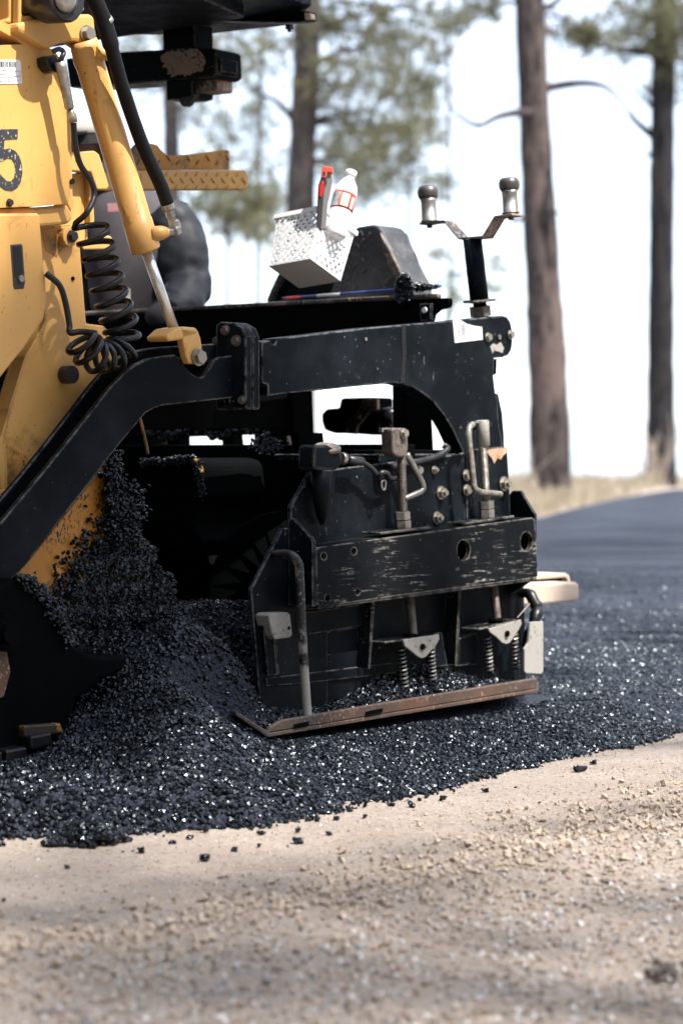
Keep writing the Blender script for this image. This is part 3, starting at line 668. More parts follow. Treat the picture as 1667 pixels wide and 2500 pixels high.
# ---- tow arm: a hollow section of two side plates
FRONT = [(-90, 1385), (0, 1280), (115, 1142), (200, 1035), (270, 945), (305, 910), (330, 890), (360, 876), (400, 869), (428, 866), (440, 874), (450, 892), (466, 910), (486, 922), (500, 918), (512, 900), (522, 880), (534, 872), (560, 868), (588, 864),
         (592, 960), (564, 972), (400, 990), (380, 996), (357, 1008), (293, 1084), (222, 1174), (63, 1380), (0, 1447), (-90, 1560)]
arm = plate("tow_arm", FRONT, -0.13, 0.014, M['black'], PAVER, 0.003)
BACK = [(-90, 1385), (0, 1278), (115, 1140), (200, 1030), (270, 938), (305, 898), (330, 874), (360, 858), (400, 850), (430, 846), (560, 838), (588, 836),
        (592, 960), (564, 972), (400, 990), (357, 1008), (293, 1084), (222, 1174), (63, 1380), (0, 1447), (-90, 1560)]
def shifted(pts, dt, off): return [pv(x, y, dt) + V * off for x, y in pts]
link("arm_inner_plate", prism_mesh("arm_inner_plate", [shifted(BACK, -0.13, -0.062)], V * -0.014), M['black'], arm, bevel=0.003)
INS = [(-90, 1400), (0, 1296), (115, 1157), (200, 1050), (270, 961), (308, 922), (334, 902), (364, 888), (400, 881), (430, 879), (470, 925), (500, 925), (535, 884), (585, 878), (585, 955), (400, 980), (357, 1000), (215, 1166), (0, 1440), (-90, 1550)]
link("arm_web", prism_mesh("arm_web", [shifted(INS, -0.13, -0.0142)], V * -0.047), M['dull'], arm)
# bolted flange
pf = pv(600, 800, -0.085); FS = pf.dot(U)
def zof(y, x=600, dt=-0.085): return pv(x, y, dt).z
zt, zb = zof(786), zof(1000)
FT = V0 - 0.085
shape = [(FT, zb), (FT, zt - 0.035), (FT - 0.012, zt - 0.012), (FT - 0.04, zt), (FT - 0.085, zt + 0.004), (FT - 0.10, zt - 0.004), (FT - 0.10, zb), ]
flg = crosst("arm_flange", shape, FS, 0.024, M['scuff'], arm, 0.005)
crosst("arm_flange", shape, FS + 0.027, 0.026, M['scuff'], arm, 0.005)
for (x, y, r) in [(551, 806, 10), (578, 832, 11), (592, 977, 9)]:
    bolt(flg, x, y, 0, r, 'oldbolt', 'hex', axis=-U, s=FS - 0.001)
bolt(flg, 528, 832, 0, 8, 'oldbolt', 'hex', axis=-U, s=FS + 0.02)
ARCH = [(1133, 1290), (1136, 1130), (1128, 1098), (1105, 1048), (1085, 1015), (1060, 983), (1035, 962), (1010, 946), (985, 938), (960, 935), (860, 944), (760, 955), (690, 962), (655, 967), (655, 940), (640, 935)]
rear = plate("screed_arm", [(640, 834), (660, 830), (664, 840), (672, 840), (680, 826), (900, 800), (1100, 783), (1228, 770), (1238, 774), (1246, 786), (1250, 805), (1251, 835), (1248, 855), (1240, 868), (1225, 873), (1206, 874),
             (1204, 915), (1209, 960), (1214, 970), (1216, 1030), (1224, 1070), (1226, 1100), (1238, 1290)] + ARCH, -0.122, 0.055, M['scuff'], arm, 0.003)
plate("arm_gusset", [(1204, 876), (1212, 876), (1211, 912), (1205, 916)], -0.14, 0.03, M['dull'], rear, 0)
plate("arm_shim", [(1210, 960), (1216, 962), (1226, 1010), (1230, 1062), (1231, 1098), (1215, 1098)], -0.15, 0.03, M['black'], rear, 0.002)
for a in [(1190, 823, 9, 'zinc'), (1245, 817, 9, 'zinc')]: bolt(rear, a[0], a[1], -0.1205, a[2], a[3], 'hex')
bolt(rear, 1217, 823, -0.121, 6, 'steel', 'round', name="rivet"); bolt(rear, 892, 828, -0.121, 4.5, 'zinc', 'round', name="rivet")
plate("tar_run", [(980, 794), (991, 793), (990, 830), (992, 860), (989, 890), (988, 934), (977, 936), (979, 905), (982, 870), (981, 835)], -0.1208, 0.001, M['tar'], rear, 0)
lab = on_plate("warning_sticker", [(1105, 782), (1121, 780), (1129, 785), (1140, 791), (1158, 796), (1176, 798), (1178, 829), (1110, 837)], -0.1208, M['paper'], rear)
pic = bmesh.new()
for q in [[(1126, 791), (1135, 790), (1135, 803), (1126, 804)], [(1127, 805), (1136, 804), (1136, 817), (1127, 818)], [(1117, 803), (1121, 801), (1124, 812), (1120, 814)], [(1117, 817), (1123, 815), (1125, 819), (1119, 820)],
          [(1149, 797), (1150.5, 797), (1151, 811), (1149.5, 811)], [(1153.5, 797), (1155, 797), (1155, 810), (1153.5, 810)], [(1149, 797), (1155, 796.4), (1155, 798), (1149, 798.4)], [(1149.5, 810), (1155, 809.4), (1155, 811), (1149.5, 811.6)],
          [(1168, 800), (1173, 799.5), (1171, 806), (1173, 811), (1168, 811.5), (1170, 806)], [(1146, 817), (1160, 815.5), (1160, 816.5), (1146, 818)]]:
    pic.faces.new([pic.verts.new(pv(a, b, -0.1200)) for a, b in q])
link("sticker_symbols", mesh_bm("sticker_symbols", pic), M['greyink'], lab)
on_plate("chipped_spot", [(1196, 846), (1204, 838), (1212, 842), (1222, 835), (1230, 850), (1226, 862), (1216, 858), (1206, 856), (1202, 864)], -0.1210, M['barepatch'], rear)

# ---- sensor post with its forked bracket
pp0, pp1 = pt(1172, 770, -0.16), pt(1152, 580, -0.16)
post = tube("sensor_post", [pt(1170, 738, -0.16), pp1], 0.0265, M['black'], PAVER, 24)
tube("post_spindle", [pt(1174, 775, -0.16), pt(1170, 735, -0.16)], 0.019, M['dull'], post, 16)
up = (pp1 - pp0).normalized()
lathe_along("post_nut", pt(1173, 772, -0.16), up, [(0, 0.03), (0.028, 0.03)], M['oldbolt'], post, 6)
lathe_along("post_washer", pt(1170, 738, -0.16), up + U * 0.05, [(0, 0.018), (0.001, 0.047), (0.007, 0.047), (0.008, 0.018)], M['dusttop'], post, 12)
def strap(name, pts, wid, th, m, parent):
    bm = bmesh.new(); rows = []
    for i, p in enumerate(pts):
        d = (pts[min(i + 1, len(pts) - 1)] - pts[max(i - 1, 0)]).normalized(); nn = d.cross(U).normalized()
        rows.append([bm.verts.new(p + U * a + nn * b) for a, b in ((-wid / 2, -th / 2), (wid / 2, -th / 2), (wid / 2, th / 2), (-wid / 2, th / 2))])
    for a, b in zip(rows, rows[1:]):
        for k in range(4): bm.faces.new((a[k], a[(k + 1) % 4], b[(k + 1) % 4], b[k]))
    bm.faces.new(rows[0][::-1]); bm.faces.new(rows[-1])
    return link(name, mesh_bm(name, bm), m, parent, bevel=0.0015)
sb = pp1.dot(U)
fork = strap("forked_bracket", [pu(1035, 548, sb), pu(1062, 543, sb), pu(1096, 541, sb), pu(1132, 584, sb), pu(1190, 579, sb), pu(1219, 531, sb), pu(1262, 524, sb)], 0.05, 0.006, M['dusttop'], post)
for kx, ky in ((1048, 541), (1246, 521)):
    b0 = pu(kx, ky, sb); D = (b0 - EYE).y; sc = D / F; ax = (pu(kx - 4, ky - 70, sb) - b0).normalized()
    kb = lathe_along("sensor_knob", b0, ax, [(0, 22 * sc), (2 * sc, 22 * sc), (3 * sc, 19 * sc), (48 * sc, 19 * sc), (56 * sc, 21 * sc)], M['steel'], post, 24)
    lathe_along("knob_cap", b0, ax, [(54 * sc, 20 * sc), (60 * sc, 24 * sc), (68 * sc, 26 * sc), (76 * sc, 25.5 * sc), (84 * sc, 22 * sc), (86 * sc, 19 * sc), (87 * sc, 0)], M['knob'], kb, 24)
    lathe_along("knob_bolt", b0 - Z * 0.002, -ax, [(0, 7 * sc), (14 * sc, 7 * sc)], M['darkbolt'], kb, 8)

# ---- end gate: skid
A, B = pv(655, 1800, 0), pv(1312, 1690, 0)
gate = PAVER
nose = pv(577, 1747, 0)
skid = link("skid_plate", prism_mesh("skid_plate", [[A, B, B + Z * 0.010, A + Z * 0.010]], V * -0.15), M['rust'], gate, bevel=0.002)
A2, B2 = pv(650, 1788, 0.0), pv(1312, 1672, 0.0)
link("skid_rail", prism_mesh("skid_rail", [[A + Z * 0.011, B + Z * 0.011, pv(1311, 1655, 0), pv(900, 1722, 0), pv(690, 1758, 0), pv(660, 1775, 0)]], V * -0.014), M['rust'], skid, bevel=0.003)
link("skid_nose", prism_mesh("skid_nose", [[A - Z * 0.001, A + Z * 0.012 + U * 0.005, nose + Z * 0.012, nose]], V * -0.15), M['rust'], skid, bevel=0.003)
for x0, x1, y0, y1 in [(718, 755, 1772, 1766), (893, 935, 1741, 1734)]:
    plate("rail_slot", [(x0, y0 - 4), (x1, y1 - 5), (x1 - 2, y1 + 5), (x0 + 1, y0 + 6)], 0.0042, 0.001, M['dull'], skid, 0)
# asphalt lying on the skid
n = 5200; s_ = RNG.uniform(4.33, 5.52, n); f_ = RNG.uniform(0, 1, n); t_ = V0 - 0.012 - f_ * 0.11
zz = 0.098 + 0.012 + f_ * (0.028 + 0.015 * np.sin(s_ * 9) + 0.02 * np.exp(-((s_ - 5.1) / 0.25) ** 2)) * RNG.uniform(0.75, 1.05, n)
zz = zz + 0.05 * np.exp(-((s_ - 5.15) / 0.3) ** 2) * f_
P = s_[:, None] * UA[None] + t_[:, None] * VA[None]; P[:, 2] = zz
o = link("skid_asphalt", stones_mesh("skid_asphalt", P, RNG.uniform(0.004, 0.0095, n)), M['asphalt'], skid); o["kind"] = "stuff"

# ---- end gate: plates
wing = plate("gate_wing", [(690, 1290), (705, 1289), (760, 1292), (800, 1400), (800, 1800), (640, 1760), (634, 1700), (614, 1445), (613, 1440)], -0.105, 0.012, M['scuff'], gate, 0.003)
plate("gate_plate", [(740, 1430), (1275, 1370), (1280, 1480), (1285, 1700), (760, 1800)], -0.108, 0.012, M['black'], gate, 0.002)
plate("wing_rib", [(642, 1510), (662, 1506), (680, 1640), (678, 1648), (655, 1650)], -0.085, 0.02, M['black'], wing, 0.002)
plate("wing_rib_edge", [(668, 1562), (674, 1562), (682, 1643), (676, 1646)], -0.083, 0.022, M['worn'], wing, 0.001)
blk = plate("hinge_block", [(655, 1503), (662, 1497), (703, 1495), (709, 1500), (714, 1550), (708, 1557), (672, 1562), (666, 1552)], -0.062, 0.045, M['bare'], wing, 0.003)
bolt(blk, 705, 1533, -0.0615, 4, 'dull', 'round', name="block_hole")
plate("gate_lower_rail", [(650, 1655), (750, 1643), (1000, 1612), (1000, 1640), (752, 1668), (652, 1676)], -0.10, 0.012, M['black'], gate, 0.002)
plate("gate_mid_rail", [(738, 1495), (900, 1472), (905, 1525), (742, 1552)], -0.092, 0.012, M['black'], gate, 0.003)
plate("gate_backing", [(742, 1552), (905, 1525), (900, 1635), (748, 1645)], -0.1055, 0.002, M['black'], gate, 0.001)
plate("gate_rib", [(908, 1468), (915, 1466), (904, 1630), (900, 1634)], -0.062, 0.045, M['worn'], gate, 0.001)
plate("gate_rib", [(1120, 1438), (1126, 1436), (1116, 1622), (1111, 1625)], -0.06, 0.045, M['worn'], gate, 0.001)
plate("gate_shoe", [(1113, 1560), (1165, 1548), (1168, 1622), (1112, 1627)], -0.09, 0.01, M['black'], gate, 0.002)
plate("gate_shoe", [(1062, 1546), (1078, 1543), (1092, 1625), (1060, 1630)], -0.08, 0.01, M['scuff'], gate, 0.002)
bar = tube("lift_handle", smoothpath([pv(672, 1354, -0.10), pv(690, 1353, -0.06), pv(712, 1356, -0.03), pv(726, 1372, -0.02), pv(731, 1400, -0.02), pv(738, 1560, -0.02), pv(747, 1700, -0.015), pv(751, 1757, -0.012)], 6), 0.0115, M['scrape'], gate, 14)

# ---- end gate: main beam and upper panel
pan = plate("upper_panel", [(757, 1153), (840, 1142), (980, 1125), (1112, 1110), (1134, 1104), (1136, 1280), (1136, 1330), (776, 1370), (722, 1340), (712, 1290), (710, 1238)], -0.10, 0.012, M['scuff'], gate, 0.003)
plate("corner_panel", [(1150, 1098), (1180, 1094), (1232, 1090), (1238, 1094), (1244, 1200), (1246, 1290), (1140, 1320), (1138, 1104)], -0.096, 0.012, M['scuff'], gate, 0.003)
plate("rust_patch", [(1186, 1099), (1200, 1096), (1236, 1092), (1238, 1104), (1228, 1112), (1222, 1122), (1214, 1118), (1206, 1132), (1200, 1118), (1194, 1112)], -0.0948, 0.001,
      plain("rusty_flaked_paint", (0.32, 0.14, 0.055), 0.8, 0, 0.4, 60, 0.3, col2=(0.40, 0.30, 0.22)), gate, 0)
HOLES = [circ(1131, 1343, 16, 25), circ(1284, 1322, 14.5, 23.5), circ(791, 1358, 7, 9, 14), circ(864, 1346, 7, 9, 14), circ(800, 1460, 7, 9, 14), circ(873, 1445, 6, 8, 14)]
beam = plate("gate_beam", [(772, 1342), (780, 1336), (1100, 1292), (1298, 1264), (1304, 1270), (1312, 1405), (1306, 1411), (1000, 1450), (782, 1481), (774, 1474)], -0.02, 0.012, M['worn'], gate, holes=HOLES)
def strip_poly(name, px, dt0, dt1, th, m, parent):       # a plate running inwards from a front line
    a = [pv(x, y, dt0) for x, y in px]
    vec = V * (dt1 - dt0)
    bm = bmesh.new()
    vs = [bm.verts.new(p) for p in a] + [bm.verts.new(p + vec) for p in reversed(a)]
    f = bm.faces.new(vs); r = bmesh.ops.extrude_face_region(bm, geom=[f])
    bmesh.ops.translate(bm, verts=[g for g in r["geom"] if isinstance(g, bmesh.types.BMVert)], vec=Vector((0, 0, -th)))
    return link(name, mesh_bm(name, bm), m, parent, bevel=0.0025)
strip_poly("beam_top", [(774, 1336), (1300, 1263)], -0.0202, -0.098, 0.008, M['worn'], beam)
strip_poly("beam_bottom", [(778, 1480), (1310, 1410)], -0.022, -0.098, 0.008, M['worn'], beam)
plate("beam_core", [(790, 1345), (1290, 1275), (1296, 1400), (795, 1465)], -0.07, 0.01, M['dull'], beam, 0)
sL = pv(772, 1340, -0.02).dot(U)
zA, zB, zC = pv(772, 1328, -0.02).z, pv(772, 1480, -0.02).z, pv(714, 1268, -0.098).z
cheek = crosst("beam_cheek", [(V0 - 0.02, zB), (V0 - 0.02, zA + 0.006), (V0 - 0.028, zA + 0.018), (V0 - 0.085, zC + 0.004), (V0 - 0.10, zC), (V0 - 0.10, zB)], sL - 0.014, 0.013, M['scuff'], beam, 0.0025)
sR = pv(1305, 1270, -0.02).dot(U)
zA2, zB2, zC2 = pv(1305, 1256, -0.02).z, pv(1310, 1410, -0.02).z, pv(1252, 1208, -0.098).z
crosst("beam_cheek", [(V0 - 0.021, zB2), (V0 - 0.021, zA2), (V0 - 0.07, zC2 + 0.012), (V0 - 0.098, zC2 + 0.012), (V0 - 0.16, zC2 - 0.05), (V0 - 0.13, zB2 - 0.05), (V0 - 0.10, zB2 - 0.05)], sR + 0.001, 0.010, M['scuff'], beam, 0.002)

for (x, y, r, m, k, dt) in [(1075, 1203, 13, 'zinc', 'nut', -0.098), (1065, 1264, 12, 'zinc', 'nut', -0.098), (1059, 1147, 8, 'zinc', 'nut', -0.098), (1022, 1148, 9, 'zinc', 'hex', -0.098), (1137, 1160, 11, 'zinc', 'hex', -0.094), (1138, 1196, 11, 'zinc', 'hex', -0.094),
                            (1228, 1181, 14, 'zinc', 'nut', -0.094)]:
    bolt(pan, x, y, dt, r, m, k)
bolt(pan, 936, 1180, -0.098, 6, 'darkbolt', 'hex')
# jack screws
def screw(name, p0, p1, r, m, parent, pitch=0.0038):
    d = (p1 - p0); Lh = d.length; N = int(Lh / pitch); pts, rad = [], []
    for i in range(N * 2 + 1):
        pts.append(p0 + d * (i / (N * 2))); rad.append(r * (1.0 if i % 2 else 0.84))
    bm = bmesh.new(); tube_bm(bm, pts, rad, 14)
    for f in bm.faces: f.smooth = False
    return link(name, mesh_bm(name, bm), m, parent)
def jack(head, s0, s1, dtt, nut0, nut1, basepts, kind):
    sc = screw("jack_screw", pv(*s0, dtt), pv(*s1, dtt), 0.0125, M['oldbolt' if kind else 'zinc'], gate)
    ax = (pv(*s0, dtt) - pv(*s1, dtt)).normalized()
    for a, b in (nut0, nut1):
        p0, p1 = pv(*b, dtt), pv(*a, dtt); lathe_along("jack_nut", p0, p1 - p0, [(0, 0.0195), (0.001, 0.0215), ((p1 - p0).length - 0.001, 0.0215), ((p1 - p0).length, 0.0195)], M['steel'], sc, 6)
    strip_poly("jack_base", basepts, dtt + 0.03, dtt - 0.035, 0.007, M['worn'], sc)
    return sc
j1 = jack(None, (979, 1112), (984, 1262), -0.055, ((981, 1249), (982, 1269)), ((983, 1270), (984, 1291)), [(930, 1299), (1055, 1284)], 1)
plate("jack_head", [(957, 1048), (963, 1044), (990, 1045), (996, 1052), (997, 1100), (990, 1112), (982, 1117), (966, 1114), (960, 1106)], -0.035, 0.04, M['oldbolt'], j1, 0.005)
bolt(j1, 985, 1058, -0.033, 10, 'zinc', 'hex')
tube("jack_crank", smoothpath([pv(992, 1108, -0.05), pv(1010, 1140, -0.045), pv(1030, 1180, -0.04), pv(1030, 1197, -0.04), pv(1010, 1208, -0.042), pv(986, 1218, -0.05)], 6), 0.0085, M['steel'], j1, 10)
plate("jack_hook", [(932, 1045), (956, 1044), (956, 1047), (937, 1049), (936, 1055), (932, 1054)], -0.05, 0.01, M['steel'], j1, 0)
j2 = jack(None, (1177, 1090), (1186, 1226), -0.052, ((1186, 1222), (1187, 1242)), ((1187, 1243), (1188, 1264)), [(1135, 1276), (1255, 1258)], 0)
lathe_along("jack_head", pv(1180, 1090, -0.052), pv(1177, 1026, -0.052) - pv(1180, 1090, -0.052), [(-0.012, 0.011), (0, 0.014), (0.002, 0.0175), (0.07, 0.0175), (0.072, 0.016)], M['bare'], j2, 20)
bolt(j2, 1193, 1036, -0.05, 7, 'rubber', 'round', name="grommet")
lathe_along("grommet", pv(1158, 1038, -0.045), V * 0.5 - U, [(-0.01, 0.012), (0.004, 0.013), (0.008, 0.009)], M['rubber'], j2, 14)
tube("jack_crank", smoothpath([pv(1162, 1034, -0.05), pv(1148, 1040, -0.04), pv(1143, 1060, -0.035), pv(1149, 1120, -0.033), pv(1154, 1170, -0.033), pv(1158, 1192, -0.033), pv(1172, 1201, -0.033), pv(1200, 1204, -0.033), pv(1221, 1207, -0.033)], 6), 0.0088, M['zinc'], j2, 12)
# angled tube with ratchet
tb = tube("angle_tube", [pv(786, 1278, -0.085), pv(784, 1255, -0.075), pv(784, 1200, -0.07), pv(784, 1148, -0.07)], [0.006, 0.014, 0.026, 0.029], M['scuff'], gate, 22)
hd = plate("ratchet_head", [(769, 1090), (776, 1086), (800, 1086), (828, 1100), (834, 1108), (836, 1130), (824, 1147), (800, 1150), (770, 1146), (766, 1136)], -0.045, 0.055, M['black'], tb, 0.006)
lathe_along("ratchet_cap", pv(799, 1098, -0.07), Z + V * 0.12 - Vector((0, 0.25, 0)), [(0, 0.034), (0.008, 0.034), (0.010, 0.031)], M['dusttop'], tb, 22)
lathe_along("ratchet_collar", pv(832, 1119, -0.06), pv(850, 1122, -0.06) - pv(832, 1119, -0.06), [(0, 0.014), (0.004, 0.016), (0.012, 0.016), (0.016, 0.012)], M['steel'], tb, 14)
tube("ratchet_socket", [pv(848, 1122, -0.06), pv(884, 1127, -0.06)], 0.0115, M['darkbolt'], tb, 8)
tube("ratchet_rod", smoothpath([pv(882, 1126, -0.06), pv(905, 1142, -0.06), pv(922, 1160, -0.06), pv(932, 1165, -0.06)], 5), 0.0068, M['darkbolt'], tb, 10)
tube("shackle", smoothpath([pv(925, 1168, -0.06), pv(930, 1155, -0.05), pv(944, 1155, -0.05), pv(952, 1168, -0.06), pv(975, 1166, -0.07)], 5), 0.007, M['darkbolt'], tb, 8)
tube("shackle_link", smoothpath([pv(936, 1172, -0.055), pv(931, 1178, -0.055), pv(933, 1194, -0.055), pv(939, 1194, -0.055), pv(941, 1176, -0.055), pv(936, 1172, -0.055)], 4), 0.0025, M['steel'], tb, 6)
# below the beam
for sx0, sy0, sx1, sy1, in ((998, 1440, 1008, 1548), (1203, 1415, 1212, 1508)):
    screw("lower_screw", pv(sx0, sy0, -0.055), pv(sx1, sy1, -0.055), 0.0125, M['oldbolt'], gate)
def spring_set(tri, top, springs, hole, collar):
    tp = strip_poly("spring_seat", top, -0.03, -0.09, 0.006, M['worn'], gate)
    plate("seat_gusset", tri, -0.028, 0.007, M['bare'], tp, 0.002)
    bolt(tp, hole[0], hole[1], -0.0268, 7.5, 'dull', 'round', name="gusset_hole"); bolt(tp, hole[0] + 1, hole[1] + 1, -0.025, 4.0, 'darkbolt', 'round', name="gusset_pin")
    p0 = pv(*collar, -0.055); lathe_along("seat_collar", p0, Z, [(0, 0.02), (0.01, 0.02), (0.012, 0.014)], M['dull'], tp, 14)
    for (a, b) in springs:
        P0, P1 = pv(*a, -0.062), pv(*b, -0.062); d = P1 - P0; nt = max(7, round(d.length / 0.0105)); pts = []
        e1 = Vector((1, 0, 0)); e2 = d.normalized().cross(e1).normalized()
        for i in range(nt * 12 + 1):
            an = 2 * math.pi * i / 12; pts.append(P0 + d * (i / (nt * 12)) + (e1 * math.cos(an) + e2 * math.sin(an)) * 0.0098)
        sp = tube("coil_spring", pts, 0.0030, M['steel'], tp, 6); tube("spring_guide", [P0, P1], 0.0055, M['dull'], sp, 8)
        bolt(tp, a[0] - 6, top[0][1] + (a[0] - top[0][0]) * (top[1][1] - top[0][1]) / (top[1][0] - top[0][0]) - 5, -0.055, 9, 'darkbolt', 'hex', axis=Z)
spring_set([(984, 1562), (1071, 1549), (1073, 1560), (1064, 1576), (1050, 1592), (1040, 1604), (1030, 1608), (1019, 1603), (1004, 1590), (988, 1578)], [(940, 1566), (1072, 1548)],
           [((978, 1584), (988, 1682)), ((1049, 1572), (1056, 1664))], (1030, 1579), (1004, 1558))
spring_set([(1192, 1535), (1271, 1513), (1274, 1522), (1266, 1538), (1254, 1556), (1244, 1570), (1236, 1573), (1226, 1570), (1212, 1556), (1196, 1544)], [(1168, 1534), (1273, 1512)],
           [((1188, 1556), (1195, 1642)), ((1254, 1548), (1258, 1634))], (1236, 1547), (1210, 1519))
# right end tag and strap
plate("end_tag", [(1294, 1519), (1324, 1516), (1326, 1520), (1326, 1640), (1320, 1646), (1284, 1644), (1280, 1640), (1280, 1585), (1290, 1568)], -0.012, 0.008, M['barepatch'], gate, 0.002)
tube("rubber_strap", smoothpath([pv(1270, 1450, -0.10), pv(1290, 1448, -0.07), pv(1303, 1470, -0.05), pv(1312, 1488, -0.04), pv(1306, 1505, -0.03), pv(1302, 1530, -0.03), pv(1290, 1545, -0.05), pv(1282, 1580, -0.05)], 5),
     [0.013] * 6 + [0.0165] * 6 + [0.0185] * 8 + [0.016] * 8 + [0.012] * 8, M['rubber'], gate, 12)

# ---- screed body behind the gate
deck_s = 5.39
deck = cross("deck_riser", [(180, 776), (350, 764), (640, 747), (900, 736), (1092, 727), (1096, 736), (1093, 750), (1070, 756), (1056, 768), (1050, 790), (1040, 900), (770, 925), (722, 960), (716, 1064), (690, 1064), (655, 1060), (470, 1066), (180, 1076)], deck_s, 0.02, M['dull'], PAVER, 0.003)
ZD = pu(900, 736, deck_s).z
slab("deck_top", [(deck_s - 0.004, V0 - 0.245), (deck_s + 0.03, V0 - 0.26), (deck_s + 0.42, V0 - 0.56), (deck_s + 0.42, -6.4), (deck_s - 0.004, -6.4)], ZD + 0.001, 0.012, M['dusttop'], deck, 0.003)
cross("deck_tab", [(1024, 742), (1050, 740), (1050, 782), (1026, 784)], deck_s - 0.02, 0.012, M['black'], deck, 0.001)
bolt(deck, 1037, 757, 0, 7, 'paper', 'round', axis=-U, s=deck_s - 0.021, name="tab_hole")
for pts in ([(180, 1040), (366, 1040), (367, 1098), (180, 1098)], [(407, 1045), (437, 1045), (438, 1095), (408, 1095)], [(541, 1045), (565, 1045), (569, 1095), (543, 1095)], [(619, 1040), (672, 1040), (676, 1075), (674, 1095), (622, 1095)],
            [(716, 1040), (728, 1040), (732, 1056), (762, 1056), (766, 1100), (716, 1100)]):
    cross("deck_post", pts, deck_s + 0.002, 0.05, M['dull'], deck, 0.002)
# crust hanging under the deck
n = 900; xq = RNG.uniform(345, 660, n); P = np.array([list(pu(x, 1058 + 9 * math.sin(x * 0.05) + 5 * math.sin(x * 0.21) + RNG.uniform(-10, 4), deck_s - 0.01)) for x in xq])
o = link("deck_crust", stones_mesh("deck_crust", P, RNG.uniform(0.004, 0.011, n)), M['asphalt'], deck); o["kind"] = "stuff"
box("moldboard", 5.10, 5.13, -6.4, V0 - 0.125, 0.0, 0.797, M['dull'], PAVER)
box("screed_body", 5.14, 5.52, -6.4, V0 - 0.20, 0.09, 0.70, M['dull'], PAVER)
slab("screed_cover", [(4.98, V0 - 0.13), (5.36, V0 - 0.13), (5.36, V0 - 0.5), (4.98, V0 - 0.5)], pv(900, 1105, -0.13).z - 0.02, 0.016, M['black'], PAVER)
box("screed_cover_side", 4.98, 5.37, V0 - 0.145, V0 - 0.128, pv(900, 1150, -0.13).z, pv(900, 1108, -0.13).z, M['black'], PAVER)
tube("cover_rod", smoothpath([pv(950, 1142, -0.09), pv(975, 1135, -0.09), pv(1040, 1122, -0.09), pv(1070, 1112, -0.09), pv(1092, 1096, -0.09), pv(1082, 1086, -0.10)], 5), 0.0085, M['darkbolt'], PAVER, 10)
# machinery seen through the arch
plate("arch_post", [(992, 936), (1000, 950), (1052, 985), (1058, 1100), (994, 1100)], -0.24, 0.05, M['dull'], PAVER, 0.002)
motor = cross("vibrator_motor", [(783, 1010), (795, 998), (826, 996), (830, 972), (900, 970), (900, 1000), (922, 1004), (924, 1050), (930, 1062), (905, 1062), (880, 1060), (840, 1056), (815, 1058), (790, 1050), (784, 1030)], 5.62, 0.12, M['dull'], PAVER, 0.01)
cross("motor_bracket", [(884, 976), (920, 974), (921, 1000), (900, 1004), (886, 1024), (872, 1040), (868, 1060), (846, 1058), (842, 1036), (858, 1022), (870, 1004)], 5.60, 0.012, M['dusttop'], motor, 0.002)
tube("motor_pipe", [pu(905, 1022, 5.66), pu(950, 1018, 5.66), pu(968, 1018, 5.66)], [0.024, 0.030, 0.026], M['rubber'], motor, 16)
bolt(motor, 877, 1017, 0, 7, 'zinc', 'round', axis=-U, s=5.598)
plate("arch_divider", [(716, 955), (762, 948), (768, 1100), (735, 1100), (728, 1056), (720, 1056)], -0.26, 0.03, M['dull'], PAVER, 0.002)
plate("arm_shade_sheet", [(350, 985), (600, 965), (700, 955), (728, 960), (728, 1040), (640, 1046), (480, 1046), (350, 1050)], -0.28, 0.02, M['dull'], PAVER, 0.002)  # dark sheet added for the shade under the arm
box("screed_lip", 5.0, 5.44, V0 - 0.30, V0 - 0.16, pv(850, 1098, -0.2).z - 0.03, pv(850, 1098, -0.2).z, M['dull'], PAVER)
n = 240; P = np.array([list(pv(655 + RNG.normal(0, 18), 1087 + RNG.normal(0, 8), -0.30)) for _ in range(n)])
o = link("deck_clump", stones_mesh("deck_clump", P, RNG.uniform(0.004, 0.009, n)), M['asphalt'], deck); o["kind"] = "stuff"

# ---- auger drive and deflector
drive = cross("auger_case", [(336, 1150), (342, 1132), (360, 1126), (455, 1118), (478, 1122), (490, 1138), (498, 1210), (480, 1236), (478, 1290), (500, 1320), (480, 1360), (340, 1330)], 4.62, 0.25, M['dull'], PAVER, 0.012)
tube("case_rim", smoothpath([pu(455, 1118, 4.612), pu(478, 1124, 4.612), pu(490, 1140, 4.612), pu(493, 1158, 4.612)], 4), 0.006, M['soot'], drive, 8)
n = 700; ang = RNG.uniform(0, 1, n); cx_ = np.where(ang < .55, 345 + ang / .55 * 130, 480 + (ang - .55) * 35); cy_ = np.where(ang < .55, 1128 - ang * 10, 1128 + (ang - .55) / .45 * 85)
P = np.array([list(pu(a + RNG.normal(0, 4), b + RNG.normal(0, 4), 4.61)) for a, b in zip(cx_, cy_)])
o = link("case_crust", stones_mesh("case_crust", P, RNG.uniform(0.003, 0.008, n)), M['asphalt'], drive); o["kind"] = "stuff"
def auger():
    bm = bmesh.new(); s = 4.84; z = 0.43; t0, t1 = V0 - 0.28, V0 - 2.2; turns = 6; N = turns * 20
    for i in range(N + 1):
        a = 2 * math.pi * turns * i / N; t = t0 + (t1 - t0) * i / N
        bm.verts.new(st(s + 0.03 * math.cos(a), t, z + 0.03 * math.sin(a))); bm.verts.new(st(s + 0.19 * math.cos(a), t, z + 0.19 * math.sin(a)))
    bm.verts.ensure_lookup_table()
    for i in range(N): bm.faces.new([bm.verts[k] for k in (2 * i, 2 * i + 1, 2 * i + 3, 2 * i + 2)])
    o = link("auger_flight", mesh_bm("auger_flight", bm), M['dull'], drive); so = o.modifiers.new("solid", 'SOLIDIFY'); so.thickness = 0.012
    tube("auger_shaft", [st(s, t0 + 0.03, z), st(s, t1, z)], 0.04, M['dull'], drive, 16)
auger()
